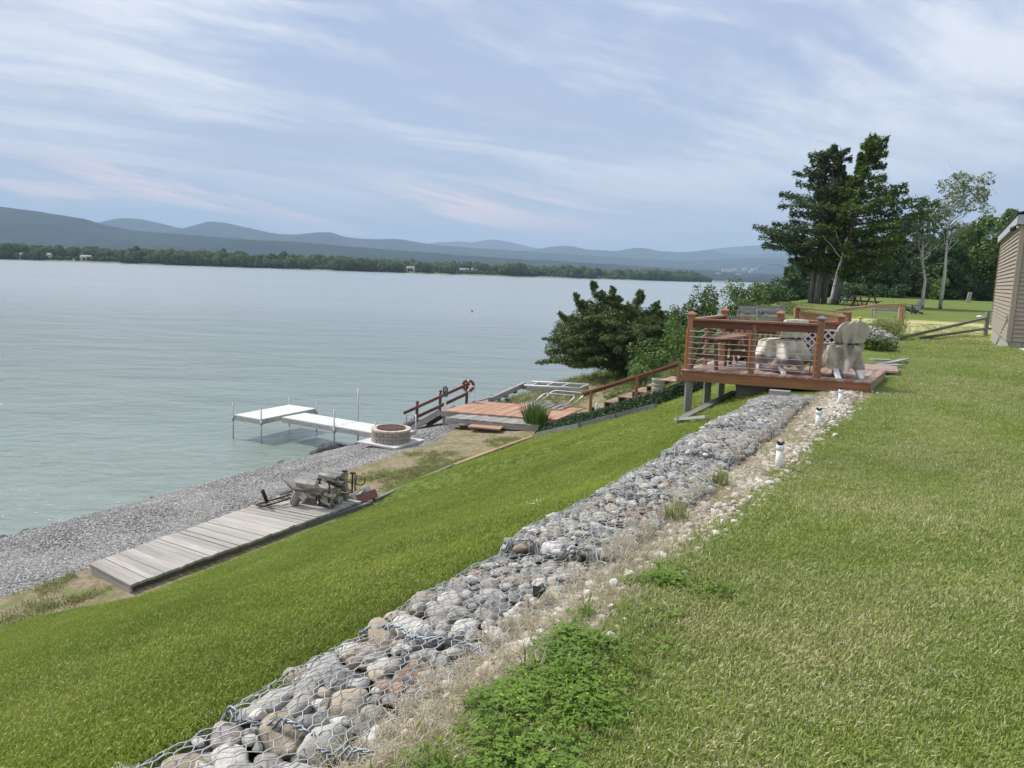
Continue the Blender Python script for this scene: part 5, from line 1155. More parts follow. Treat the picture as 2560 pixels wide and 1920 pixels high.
def log(name,p,ax,L,r,seed,label,mat='wood_log',grp='split logs of the wood pile'):
    g=np.random.default_rng(seed); ax=Vector(ax).normalized(); s1=ax.orthogonal().normalized(); s2=ax.cross(s1); k=g.integers(5,7); pr=[(math.cos(j*6.283/k+g.uniform(-.3,.3))*r*g.uniform(.75,1.15),math.sin(j*6.283/k+g.uniform(-.3,.3))*r*g.uniform(.6,1.1)) for j in range(k)]
    n=6; V=[];Gc=[]
    for i in range(n):
        f=i/(n-1)-.5; sc=1+g.normal()*.05
        for (a,b_) in pr: V.append(Vector(p)+ax*L*f+s1*a*sc+s2*b_*sc); Gc.append((f*L+seed,a,b_+seed))
    Fc=[(i*k+j,i*k+(j+1)%k,(i+1)*k+(j+1)%k,(i+1)*k+j) for i in range(n-1) for j in range(k)]+[tuple(range(k))[::-1],tuple(range((n-1)*k,n*k))]
    o=obj_from(name,V,Fc,M[mat],gc=Gc,bevel=.005); tag(o,label,'log',grp); return o
rp=(ub['a'][0]+ub['d'][0])/2; ux=(ub['b'][0]-ub['a'][0]).normalized(); uy=(ub['c'][0]-ub['a'][0]).normalized()
lx=(ux*.3+Vector((.85,-.5,0))*.7).normalized()
k=0; wh=['bottom','bottom','bottom','second','second','second','third','third','third','top','top']
pos=[(0,0,.10),(.0,.30,.10),(.02,.58,.10),(.03,.0,.26),(-.02,.30,.27),(.02,.56,.26),(.0,.05,.42),(.05,.34,.43),(.0,.56,.41),(-.05,.2,.57),(.0,.48,.57)]
colr=['squared pale','barky grey','dark knotty','long pale','twisted grey','thick grey','flat pale','curved dark','short grey','wide bleached','dark rough']
for i,(a,b_,h_) in enumerate(pos):
    p=ub['a'][0]+Vector((.14,-.03,0))+uy*(b_*1.0)+ux*(a)+Vector((0,0,h_-.02)); log('firewood_log',p,lx+Vector(rng.normal(size=3)*.10),.44+rng.uniform(-.04,.08),.088,20+i,f'{colr[i]} split log in the rack, {wh[i]} layer','wood_log' if i not in(2,7,10) else 'wood_grey_dark')
for i,(px,py,ax,L,r_,lb,mt,zz_) in enumerate([(740,1243,(.35,-.2,1),.30,.14,'chunky split block standing on the planks left of the rack','wood_log',1.25),(745,1228,(.75,-.35,-.55),.50,.085,'pinkish split log leaning over the standing block','wood_log',1.38),(735,1215,(.8,-.3,-.5),.5,.06,'thin pale split board leaning at the far left of the pile','wood_grey',1.48),(768,1210,(.9,-.45,.05),.52,.095,'bleached flat log on top of the leaning logs','wood_board',1.55),
    (778,1232,(.25,-.1,-1),.50,.055,'narrow brown split stick standing between pile and rack','wood_tan',1.30),(770,1225,(.9,.1,-.1),.55,.08,'grey log across the middle of the loose pile','wood_log',1.42),(772,1243,(.9,-.3,0),.4,.09,'dark log low in the loose pile','wood_grey_dark',1.2),(720,1228,(.6,.5,.1),.4,.08,'log behind the standing block','wood_log',1.2),(795,1218,(.95,-.2,0),.5,.075,'long log bridging loose pile and rack','wood_log',1.5)]):
    log('firewood_log',W(px,py,zz_),ax,L,r_,50+i,lb,mt)
# hooks
for px,py,yt,lb in ((859,1222,1176,'tall rusty iron rod with a J hook, left of the two'),(879,1232,1181,'tall rusty iron rod with a J hook, right of the two')):
    p=W(px,py,1.0)+Vector((.05,.12,0)); q=WY(px,yt,p.y); m=MB(); h_=q.z-.9; m.tube([p-Vector((0,0,.1)),Vector((p.x,p.y,q.z))],.016,6); z_=q.z-.20
    m.tube([Vector((p.x,p.y,z_))]+[Vector((p.x+.11-.11*math.cos(a),p.y-.02,z_-.08*math.sin(a))) for a in np.linspace(.2,3.0,8)]+[Vector((p.x+.23,p.y-.02,z_+.11))],.014,6); tag(m.build('hook_rod',M['rust_steel'],smooth=True),lb,'rod','hook rods behind the rack')
# black grate with its handle, lying over the plank edge
p0,p1=W(640,1262,1.12),W(726,1236,1.24); gr=empty('fire_grate',p0,'black steel fire grate tilted over the left plank edge','grate'); m=MB(); sd=Vector((.40,-.22,.02)); m.bar(p0,p1,.04,.03); m.bar(p0+sd*.5,p1+sd*.5,.035,.03); m.bar(p0,p0+sd*.5,.03,.03); m.bar(p1,p1+sd*.5,.03,.03)
for k in range(9): q=p0+(p1-p0)*(k+.5)/9; m.bar(q,q+sd*.5,.02,.012)
m.build('grate_bars',M['black_steel'],gr); m=MB(); m.tube([W(668,1255,1.15),W(656,1226,1.45)],.04,8); m.build('handle',M['black_plastic'],gr,smooth=True)
for a,b_,wd,lb,mt,ang in [((893,1250),(942,1232),.20,'rusty brown sheet leaning flat beside the timber, right of the rack','redbrown_paint',.3),((882,1246),(928,1224),.22,'grey board leaning behind the rusty sheet','wood_grey',.25),((878,1238),(908,1228),.25,'bleached board piece between rack and grey board','wood_board',.05)]:
    a=W(*a,1.05);b_=W(*b_,1.18); m=MB(); m.bar(a,b_,wd,.025,(.5,-.6,.8 if ang>.2 else 2)); tag(m.build('scrap_board',M[mt],bevel=.003),lb,'board','scrap boards right of the rack')
# ------------------------------------------------------------------ fire pit
fp0=W(973,1112,.86)+Vector((-.03,.50,0)); fpz=.88
m=MB(); c=Vector((fp0.x,fp0.y,fpz)); e1=Vector((.87,-.48,0))*.72; e2=Vector((.48,.87,0))*.72; m.slab([c-e1-e2,c+e1-e2,c+e1+e2,c-e1+e2],.06); tag(m.build('paving_slab',M['slab_concrete'],bevel=.008),'square pale concrete slab under the round fire pit','slab')
ft=empty('fire_pit',c,'round fire pit of tan and grey concrete blocks with black steel liner','fire pit')
for ly in range(3):
    m=MB(); nb=14; ro,ri=.575,.42; h_=.105; z_=fpz+.002+ly*h_
    for i in range(nb):
        a=(i+.5*(ly%2))/nb*6.2832; g_=.03; k=4; V=[]
        for (r_,zz_) in ((ri,z_),(ro+rng.normal()*.006,z_),(ro+rng.normal()*.006,z_+h_-.004),(ri,z_+h_-.004)):
            for j in range(k): th=a+(j/(k-1))*(6.2832/nb)*(1-g_); V.append((c.x+math.cos(th)*r_,c.y+math.sin(th)*r_,zz_))
        Fc=[]
        for q in range(4):
            for j in range(k-1): Fc.append((q*k+j,q*k+j+1,((q+1)%4)*k+j+1,((q+1)%4)*k+j))
        Fc+=[(0,k,2*k,3*k),(k-1,4*k-1,3*k-1,2*k-1)]; m.add(V,Fc)
    m.build('block_course',M['paver'],ft,bevel=.012)
m=MB(); nb=12; z_=fpz+3*.105+.002
for i in range(nb):
    V=[];k=5
    for (r_,zz_) in ((.40,z_),(.60,z_),(.60,z_+.065),(.40,z_+.065)):
        for j in range(k): th=i/nb*6.2832+(j/(k-1))*(6.2832/nb)*.985; V.append((c.x+math.cos(th)*r_,c.y+math.sin(th)*r_,zz_))
    Fc=[(q*k+j,q*k+j+1,((q+1)%4)*k+j+1,((q+1)%4)*k+j) for q in range(4) for j in range(k-1)]+[(0,k,2*k,3*k),(k-1,4*k-1,3*k-1,2*k-1)]; m.add(V,Fc)
m.build('cap_ring',M['paver_cap'],ft,bevel=.01)
m=MB(); m.lathe((c.x,c.y,fpz+.03),[(.0,0),(.385,.0),(.385,.375),(.43,.378),(.43,.368),(.395,.365)],36); m.build('steel_liner',M['rust_steel'],ft,smooth=False)
for i,(dx,dy,a,L) in enumerate([(-.15,-.05,.5,.35),(.1,.05,2.2,.3),(0,.15,1.2,.35),(-.05,-.12,2.8,.28)]): log('charred_log',(c.x+dx,c.y+dy,fpz+.22+.03*i),(math.cos(a),math.sin(a),.25),L,.035,80+i,['half-burnt stick leaning in the fire pit, left','charred log lying in the fire pit, right','black log across the back of the fire pit','short burnt stick at the front of the fire pit'][i],'charred','burnt wood in the fire pit')
# ------------------------------------------------------------------ dock
dk=empty('boat_dock',W(720,1040,.8),'white L-shaped aluminium dock on thin poles over the water','dock')
ux_=Vector((1.14,-.65,0)).normalized(); uy_=Vector((1.22,2.31,0)).normalized(); ux_=(ux_-uy_*ux_.dot(uy_)).normalized()
Q=W(653,1048,.82); L1,W1=2.60,1.26
def dp(a,b_,z=0): return Q-ux_*a+uy_*b_+Vector((0,0,z))
def panel(name,c,n,axis):
    o=planks(name,'alu_deck',dk,c,n,.06,.03,axis,.002,.0008,0.0)
    m=MB(); c=[Vector(q)+Vector((0,0,-.105)) for q in c]; [m.bar(c[i],c[(i+1)%4],.03,.15) for i in range(4)]; o2=m.build('side_frame',M['alu_frame'],dk); return o
panel('platform_panel',[dp(0,0),dp(W1,0),dp(W1,L1),dp(0,L1)],17,0)
k0=dp(-.035,L1*.42); wd=1.15; k1=W(855,1062,.84); k2=W(1003,1066,.86)
wy=(W(857,1062,.84)-W(690,1027,.82)); wy=(W(935,1083,.86)-W(696,1043,.82)); wy.z=0; wyl=wy.length; wy.normalize(); wx=Vector((-wy.y,wy.x,0)); wx=wx if wx.y>0 else -wx
K=W(702,1042,.82)
def wk(a,b_,z=0): return K+wy*a+wx*b_+Vector((0,0,z))
Ls=2.42
panel('walkway_panel',[wk(.06,0),wk(.06,1.05),wk(.06+Ls,1.05,.01),wk(.06+Ls,0,.01)],16,0)
panel('walkway_panel',[wk(.10+Ls,0,.012),wk(.10+Ls,1.05,.012),wk(.10+2*Ls,1.05,.03),wk(.10+2*Ls,0,.03)],16,0)
def pole(p,up_,dn=-.6,r_=.024):
    m=MB(); m.tube([(p.x,p.y,dn),(p.x,p.y,p.z+up_)],r_,8); m.lathe((p.x,p.y,p.z-.20),[(.045,0),(.045,.14)],8); m.build('pole',M['galv'],dk,smooth=True)
pole(dp(-.03,-.03),.32); pole(dp(W1+.03,-.03),.42); pole(dp(-.03,L1+.03),.26); pole(dp(W1+.03,L1+.03),.26)
pole(wk(.08+Ls,-.04),.55); pole(wk(.08+Ls,1.09),1.12); pole(wk(.1+2*Ls-.7,-.04),.42,.2); pole(wk(.1+2*Ls,1.1),.55,.2)
# ------------------------------------------------------------------ lower platform
z_=1.22; ld=empty('lower_platform',W(1260,1030,1.0),'lower shore platform with orange stained boards and a grey front part','platform')
o0,o1,o2_,o3=W(1103,1027,z_),W(1191,1003,z_),W(1462,1020,z_),W(1392,1049,z_)
planks('orange_boards','wood_orange',ld,[o0,o1,o2_,o3],34,.02,.035,0,.003,.004,.006)
g0,g1,g2,g3=W(1116,1044,1.16),W(1153,1034,1.165),W(1385,1050,1.165),W(1346,1064,1.13)
planks('grey_boards','wood_grey',ld,[g0,g1,g2,g3],24,.02,.035,0,.003,.005,.008)
m=MB(); m.bar(o0+Vector((0,0,-.11)),o3+Vector((0,0,-.11)),.04,.15); m.bar(o0+Vector((0,0,-.11)),o1+Vector((0,0,-.11)),.04,.15); m.build('rim_board',M['wood_grey'],ld)
m=MB(); m.bar(g0+Vector((0,0,-.13)),g3+Vector((0,0,-.12)),.04,.16); m.build('rim_board',M['wood_board'],ld)
m=MB(); q=[o0+Vector((.1,.1,0)),o0+(o3-o0)*.5+Vector((0,.1,0))]
for p in q+[o1,o0+(o1-o0)*.5]: m.bar(Vector((p.x,p.y,.4)),Vector((p.x,p.y,1.1)),.10,.10,(0,1,0))
m.build('support_post',M['wood_grey'],ld)
sp_=empty('step_platform',W(1220,1062,.95),'low wooden step with tan boards before the grey boards','step'); planks('step_boards','wood_orange',sp_,[W(1170,1066,1.02),W(1196,1050,1.03),W(1272,1056,1.03),W(1249,1073,1.02)],6,.03,.04,1,.003,.003,.01); m=MB(); m.bar(W(1170,1067,.955),W(1249,1074,.955),.04,.09); m.build('rim_board',M['wood_grey'],sp_)
for a,lb in (((1148,1059,1172,1063),'flat dark stone left of the wooden step'),((1258,1066,1290,1062),'flat grey stone right of the wooden step')):
    p=(W(a[0],a[1],.97)+W(a[2],a[3],.97))/2; V,Fc=rock(2,int(a[0]),.08,(.30,.22,.06),.8); fo_=obj_from('flat_stone',V+np.array(p),Fc,M['shore_rock']); fo_.color=(.15,.155,.16,1); tag(fo_,lb,'stone','flat stones beside the step')
# ramp down to the water
rp_=empty('water_ramp',W(1060,1052,.6),'grey wooden ramp going down into the water','ramp'); r0,r1=W(1026,1074,.35),W(1100,1030,1.16); sdv=(o1-o0).normalized()*1.05
m=MB(); m.bar(r0,r1,.05,.20); m.bar(r0+sdv,r1+sdv,.05,.2); m.build('side_board',M['wood_grey'],rp_); planks('ramp_boards','wood_grey',rp_,[r0+Vector((0,0,.05)),r0+sdv+Vector((0,0,.05)),r1+sdv+Vector((0,0,.05)),r1+Vector((0,0,.05))],10,.05,.03,0)
# railing of the ramp
rr_=empty('ramp_railing',W(1104,1029,1.2),'dark red wooden handrail beside the ramp, with ball-topped posts','railing'); yb=[26.9,27.3,27.95]
def rl(px,py,y): return WY(px,py,y)
posts=[((1041,1060),(1042,1012),26.6),((1099,1030),(1101,984),27.3),((1166,1008),(1170,955),28.0)]
for (b0,t0,y) in posts:
    b_=rl(*b0,y); q=rl(*t0,y); q.x=b_.x+.02; m=MB(); m.bar(Vector((b_.x,b_.y,b_.z-.1)),q,.095,.095,(0,1,0)); po_=m.build('post',M['wood_red_dark'],rr_,bevel=.006); m=MB(); m.lathe(q,[(.0,0),(.035,.0),(.03,.02),(.058,.06),(.055,.10),(.03,.135),(0,.145)],12); m.build('ball_cap',M['wood_red_dark'],po_,smooth=True)
m=MB(); m.bar(rl(1010,1032,26.25)+Vector((0,-.08,0)),rl(1172,958,28.0)+Vector((.03,-.08,0)),.05,.10); m.build('top_rail',M['wood_red_dark'],rr_,bevel=.004)
m=MB(); m.bar(rl(1037,1044,26.6)+Vector((0,-.08,0)),rl(1168,982,28.0)+Vector((.03,-.08,0)),.045,.11); m.build('lower_rail',M['wood_red_dark'],rr_,bevel=.004)
m=MB(); p=W(1015,1062,.25)+Vector((0,.1,0)); m.tube([p,p+Vector((0,0,.42))],.02,6); tag(m.build('mooring_pole',M['galv'],smooth=True),'short metal pole below the low end of the ramp railing','pole')
# life ring
lr=rl(1171,964,27.83); rg=empty('life_ring',lr,'red and white life ring hanging on the end post of the ramp railing','life ring',rz=R(-8)); n_=48
V=[];Fw=[];Fr=[]
def torus_arc(a0,a1,R_,r_,n,parent,mat,name):
    m=MB(); tilt=R(25); pts=[]
    for k in range(n+1): a=a0+(a1-a0)*k/n; pts.append(Vector((math.cos(a)*R_,math.sin(tilt)*math.sin(a)*R_*-.6,math.sin(a)*R_)))
    m.tube(pts,r_,10,closed=False); m.build(name,M[mat],parent,smooth=True,local=True)
for k in range(4): a=k*math.pi/2+.15; torus_arc(a,a+1.2,.19,.048,10,rg,'ring_red','red_band'); torus_arc(a+1.2,a+math.pi/2,.19,.050,4,rg,'ring_white','white_band')
m=MB(); m.tube([(math.cos(a)*.25,-.02+.02*math.sin(3*a),math.sin(a)*.25) for a in np.linspace(0,6.28,28)],.012,6,closed=True); m.tube([(.24,0,.0),(.26,-.02,-.3),(.25,.02,-.78)],.006,5); m.build('rope',M['rope'],rg,smooth=True,local=True)
# green sign
sg_=empty('notice_sign',W(1110,1028,1.2),'dark green notice sign on a white pole at the platform corner','sign'); p=o0+Vector((.12,.08,0)); pt=rl(1110,966,p.y); m=MB(); m.bar(Vector((p.x,p.y,.6)),Vector((p.x,p.y,pt.z-.05)),.07,.05,(0,1,0)); m.build('pole',M['white_plastic'],sg_)
w_=.088; hh=(rl(1110,965,p.y)-rl(1110,991,p.y)).z; zb=rl(1110,991,p.y).z; y_=p.y-.04; x_=p.x-.0
out=[(x_-w_,y_,zb),(x_+w_,y_,zb),(x_+w_,y_,zb+hh*.86),(x_+w_*.75,y_,zb+hh*.86)]+[(x_+w_*.72*math.cos(a),y_,zb+hh*.86+w_*.62*math.sin(a)) for a in np.linspace(.1,3.04,9)]+[(x_-w_*.75,y_,zb+hh*.86),(x_-w_,y_,zb+hh*.86)]
m=MB(); m.poly(out,.02,(0,-1,0)); m.build('sign_board',M['green_sign'],sg_)
m=MB(); yy=y_-.003
def rect(m,x0,x1,z0,z1): m.add([(x0,yy,z0),(x1,yy,z0),(x1,yy,z1),(x0,yy,z1)],[(0,1,2,3)])
rect(m,x_-.05,x_+.05,zb+hh*.88,zb+hh*.91)
for i,(f,wf) in enumerate([(.76,.42),(.66,.60),(.56,.72)]):
    xx=x_-w_*wf
    while xx<x_+w_*wf: L=min(rng.uniform(.028,.05),x_+w_*wf-xx); rect(m,xx,xx+L,zb+hh*(f-.022),zb+hh*(f+.022)); xx+=L+.007
m.build('lettering',M['sign_white'],sg_)
m=MB()
for f in (.45,.40,.33,.28,.23,.15,.10):
    xx=x_-w_*.82
    while xx<x_+w_*.8: L=min(rng.uniform(.012,.035),x_+w_*.82-xx); rect(m,xx,xx+L,zb+hh*(f-.008),zb+hh*(f+.010)); xx+=L+.006
m.build('lettering',M['sign_pale'],sg_)
# swim ladder hoops lying on the platform
ho=empty('swim_ladder',W(1370,1018,1.24),'aluminium swim ladder with two bent hoop rails lying on the platform','ladder'); zb=1.25
def bend(pts,n=6,r_=.16):
    out=[Vector(pts[0])]
    for i in range(1,len(pts)-1):
        a,b_,c=Vector(pts[i-1]),Vector(pts[i]),Vector(pts[i+1]); p=b_+(a-b_).normalized()*r_; q=b_+(c-b_).normalized()*r_
        for k in range(n+1): f=k/n; out.append(p*(1-f)**2+b_*2*f*(1-f)+q*f*f)
    return out+[Vector(pts[-1])]
fA,fB=W(1323,1018,zb),W(1404,1025,zb); bA,bB=W(1347,1008,zb),W(1426,1017,zb)
def riseto(p,px,py,k): return WY(px,py,p.y+k)
m=MB(); m.tube(bend([fA,riseto(fA,1361,983,.25),riseto(fB,1441,989,.25),fB]),.024,8); m.build('hoop_rail',M['galv'],ho,smooth=True)
m=MB(); m.tube(bend([bA,riseto(bA,1384,976,.25),riseto(bB,1466,983,.25),bB]),.024,8); m.build('hoop_rail',M['galv'],ho,smooth=True)
m=MB(); m.bar(fA,fB,.05,.05); m.bar(bA,bB,.05,.05)
for k in range(5): f=(k+.2)/4.6; m.bar(fA+(fB-fA)*f,bA+(bB-bA)*f,.09,.03)
m.build('step_frame',M['galv'],ho)
# pale pipe frame at the water
pf_=empty('pipe_frame',W(1390,962,1.3),'long pale frame with two rails and cross bars lying by the seawall','frame')
a,b_,c,d=W(1310,963,1.38),W(1331,954,1.38),W(1472,961,1.38),W(1449,970,1.38)
m=MB(); m.tube([a,d],.035,8); m.tube([b_,c],.035,8); m.build('side_rail',M['white_pipe'],pf_,smooth=True); m=MB(); [m.tube([a+(d-a)*f,b_+(c-b_)*f],.028,8) for f in(.12,.38,.66,1.0)]; m.build('cross_bar',M['white_pipe'],pf_,smooth=True)
m=MB(); m.bar(a+Vector((.1,0,-.13)),d+Vector((0,0,-.15)),.12,.16); m.bar(b_+Vector((0,0,-.13)),c+Vector((0,0,-.15)),.12,.16); tag(m.build('seawall_beam',M['wood_grey']),'grey beams under the pale frame','timber')
m=MB(); a=W(1225,1000,1.0);b_=W(1310,961,1.15); m.bar(a,b_,.16,.20); tag(m.build('seawall_timber',M['wood_grey'],bevel=.01),'long grey seawall timber between platform and pale frame','timber','seawall timbers'); m=MB(); a=W(1305,966,1.15);b_=W(1345,968,1.15); m.bar(a,b_,.14,.22); tag(m.build('seawall_timber',M['wood_grey_dark'],bevel=.01),'short dark seawall timber at the corner by the frame','timber','seawall timbers')
m=MB(); a=W(1187,1004,1.1);b_=W(1222,994,1.12); m.bar(a,b_,.2,.05); tag(m.build('seawall_timber',M['wood_grey'],bevel=.01),'thin grey board at the back edge of the orange boards','timber','seawall timbers')
# stairs up the bank
st=empty('bank_stairs',Vector((*ST(-9,25.3),1.5)),'wooden stairs with orange-brown treads climbing the bank to the deck','stairs'); 
ns_=13
for i in range(ns_):
    s0=-10.45+i*.50; s1=s0+.52; zt_=float(ZST(s0+.3,25.3))+.20
    m=MB(); q=[Vector((*ST(s0,24.75),zt_)),Vector((*ST(s1,24.75),zt_)),Vector((*ST(s1,25.95),zt_)),Vector((*ST(s0,25.95),zt_))]; 
    for j in range(2): m.slab([lerp4(q,j/2+.01,0),lerp4(q,(j+1)/2-.01,0),lerp4(q,(j+1)/2-.01,1),lerp4(q,j/2+.01,1)],.045,1)
    m.build('tread',M['wood_deck'],st,bevel=.003); m=MB(); m.bar(Vector((*ST(s0+.04,24.76),zt_-.13)),Vector((*ST(s0+.04,25.94),zt_-.13)),.03,.16); m.build('riser',M['wood_grey_dark'],st)
hr=empty('stair_handrail',Vector((*ST(-10.2,24.5),1.2)),'red-brown handrail on square posts beside the bank stairs','railing')
pA=W(1482,1022,1.35); tA=WY(1479,978,pA.y); 
q0=WY(1455,983,pA.y-.25); q1=WY(1700,906,24.4)
pB=WY(1604,986,25.7); 
m=MB(); m.bar(q0,q1,.12,.06); m.build('top_rail',M['wood_red'],hr,bevel=.004); m=MB(); m.bar(q0+Vector((.05,0,-.07)),q1+Vector((0,0,-.07)),.04,.09); m.build('rail_board',M['wood_red_dark'],hr)
for p,px in ((pA,1480),(pB,1598),(WY(1700,950,24.4),1700)):
    f=(px-1455)/(1700-1455); top=q0+(q1-q0)*f; m=MB(); m.bar(Vector((top.x,top.y,float(ZW(top.x,top.y))-.15)),top-Vector((0,0,.03)),.10,.10,(0,1,0)); m.build('post',M['wood_red'],hr,bevel=.004)
# juniper ground cover between stairs and lawn
C=[]; n=26000; t_=rng.random(n); a_=np.array(G(1338,1086)); b2=np.array(G(1500,1052)); b3=np.array(G(1640,1014)); b4=np.array(G(1765,968))
seg_=np.stack([np.interp(t_,[0,.3,.62,1],[a_[i],b2[i],b3[i],b4[i]]) for i in range(2)],1); wd=rng.uniform(0,1,n)*np.interp(t_,[0,.12,.4,1],[.15,.8,1.25,1.1]); x=seg_[:,0]-A2[0]*-wd*.9; y=seg_[:,1]+A2[1]*wd*.9
hh=.30*np.sin(np.clip(wd/1.3,0.05,1)*3.1)*(.6+.8*fbm(x*2,y*2,3,5)); z=ZW(x,y)+rng.random(n)*hh+.02
tag(leaf_obj('juniper_hedge',np.stack([x,y,z],1),.09,M['leaf_juniper'],None,.3,.35),'low dark juniper ground cover along the near side of the stairs','hedge')
# iris clump
p=G(1338,1074); V=[];Fc=[]
for i in range(300):
    a=rng.uniform(0,6.3); r_=.36*math.sqrt(rng.random()); L=rng.uniform(.6,1.05); d=a+rng.normal()*.5; b_=rng.uniform(.05,.5); w2=rng.uniform(.012,.02); x,y=p.x+math.cos(a)*r_,p.y+math.sin(a)*r_; px_,py_=-math.sin(d)*w2,math.cos(d)*w2; k=len(V)
    for f,ww in ((0,1),(.4,1.1),(.75,.8),(1,.05)): ox=math.cos(d)*L*b_*f*f; oy=math.sin(d)*L*b_*f*f; zz_=p.z+L*f*(1-.35*b_*f); V+=[(x+ox-px_*ww,y+oy-py_*ww,zz_),(x+ox+px_*ww,y+oy+py_*ww,zz_)]
    Fc+=[(k+2*j,k+2*j+1,k+2*j+3,k+2*j+2) for j in range(3)]
root=empty('iris_plant',p,'clump of upright sword leaves before the grey boards','plant'); obj_from('leaves',V,Fc,M['leaf_iris'],root)
m=MB(); [m.tube([p+Vector((dx,.05,.3)),p+Vector((dx*1.3,.02,h_)),p+Vector((dx*1.5-.04,.02,h_+.08))],[.008,.007,.02],5) for dx,h_ in((.12,.92),(-.1,.98),(.02,.8))]; m.build('dry_stalk',M['straw'],root)
# planter, white ornaments
p=WY(1645,985,25.6); p.z=float(ZW(p.x,p.y)); pl_=empty('stone_planter',p,'round grey stone planter with stacked bands on the bank right of the handrail','planter'); m=MB(); m.lathe(p,[(.22,0),(.24,.12),(.22,.14),(.24,.26),(.22,.28),(.25,.42),(.17,.42),(.15,.30),(0,.30)],16); m.build('pot',M['concrete'],pl_,smooth=False)
p=WY(1492,1008,26.3); p.z=float(ZW(p.x,p.y)); m=MB(); m.lathe(p+Vector((0,0,.03)),[(.03,0),(.05,.08),(.06,.18),(.03,.26),(.05,.32),(.02,.36)],10); m.bar(p+Vector((-.05,0,.15)),p+Vector((.1,0,.25)),.04,.05); tag(m.build('garden_ornament',M['white_plastic'],smooth=True),'small white ornament at the foot of the first handrail post','ornament')
# tall grass and flower bed beyond the deck
def tall(name,n,smin,smax,tmin,tmax,hh,mat,label,fn=None,kind='stuff'):
    s=rng.uniform(smin,smax,n);t=rng.uniform(tmin,tmax,n); k=fn(s,t) if fn is not None else np.ones(n,bool); s,t=s[k],t[k]
    scatter(name,[tuft(20,.16,hh,.010,.6,0,200+i) for i in range(3)],place(s,t),rots(len(s),.15),rng.uniform(.5,1.3,len(s)),rng.integers(0,3,len(s)),M[mat],label)
tall('tall_grass',7000,-11,-2,19.5,40,.5,'leaf_tallgrass','tall unmown grass on the bank beyond the stairs',lambda s,t:(t>26.6)&(s<crest(t)+.5)&(rng.random(len(s))<.75)|((t<26.6)&(t>19.5)&(s<-1.6)&(s>-2.9)&(rng.random(len(s))<.25)))
tall('shore_grass',1600,-17.2,-12,27,40,.28,'leaf_tallgrass','sparse grass along the low shore by the cedar',lambda s,t:(s<-16)|(rng.random(len(s))<.4))
tall('lawn_grass',9000,-9.5,-1.5,20,58,.05,'blade_far','grass',lambda s,t:s>crest(t)) if False else None
for i,(px,y,h,r,mt,lb,n,lf) in enumerate([(2215,23,.85,.8,'leaf_tallgrass','tall pale grasses behind the right covered chair',1500,.10),(2190,22,.7,.6,'leaf_shrub','green weeds at the right end of the board railing',1300,.08),(2240,29,.8,1.0,'leaf_tallgrass','rounded tuft of tall grass under the guard rail',1800,.10),(2170,27,.8,1.0,'leaf_shrub','leafy flower bed plants behind the board railing',1600,.09),(2210,30,.9,1.0,'leaf_tallgrass','pale feathery grasses in the middle of the flower bed',1500,.10),(1700,27.5,.9,.5,'leaf_tallgrass','tall weeds at the left foot of the deck',900,.09),(1730,28,1.1,.6,'leaf_tallgrass','feathery tall weed left under the deck corner',900,.09),(1995,45,.8,1.2,'leaf_tallgrass','dry brown tall grasses beside the white boulder',1500,.12),(1968,47,.8,1.4,'leaf_tallgrass','dry grasses on the bank right of the grey railing',1500,.12)]):
    b_=GP(px,y); shrub('flower_bed_plant' if px>2000 else 'tall_weed',b_,h,r,mt,lb,n,lf,'garden plants along the bank',9,.0,.16,'plant')
C=[]; b_=GP(2203,21.5)
root=empty('phlox_plant',b_,'mound of pale pinkish flowers right behind the covered chair','flower'); cs=[(b_.x+dx,b_.y+dy,b_.z+dz) for dx,dy,dz in((0,0,.42),(.35,.2,.34),(.1,.6,.5),(-.3,.5,.55),(.45,.8,.4),(-.1,1.0,.6))]
leaf_obj('blossoms',blobs(cs,[(.34,.34,.16)]*6,[330]*6,.6),.04,M['white_flower'],root,.3,.9); leaf_obj('foliage',blobs([(c[0],c[1],c[2]-.2) for c in cs],[(.34,.34,.24)]*6,[420]*6,.3),.08,M['leaf_shrub'],root,.1,.4)
b_=GP(2150,24); root=empty('yellow_flower_plant',b_,'small yellow flower heads in the bed behind the railing','flower'); px_=WY(2151,795,24); leaf_obj('blossoms',blobs([tuple(px_)],[(.08,.08,.05)],[60],.4),.05,M['yellow_flower'],root,.4,.9); m=MB(); m.tube([b_,px_],.012,5); m.build('stem',M['leaf_shrub'],root)
# daisies on the bank lawn
b_=G(1340,1268)
pp=[G(1335+rng.normal()*18,1268+rng.normal()*6) for _ in range(14)]; V1_,F1_=rock(1,5,.1,(1,1,.6)); scatter('daisies',[(V1_*.5,[tuple(f) for f in F1_])],np.array([list(p+Vector((0,0,.06))) for p in pp]),rots(14),np.full(14,.013),np.zeros(14,int),M['sign_white'],'few white daisies on the bank lawn')
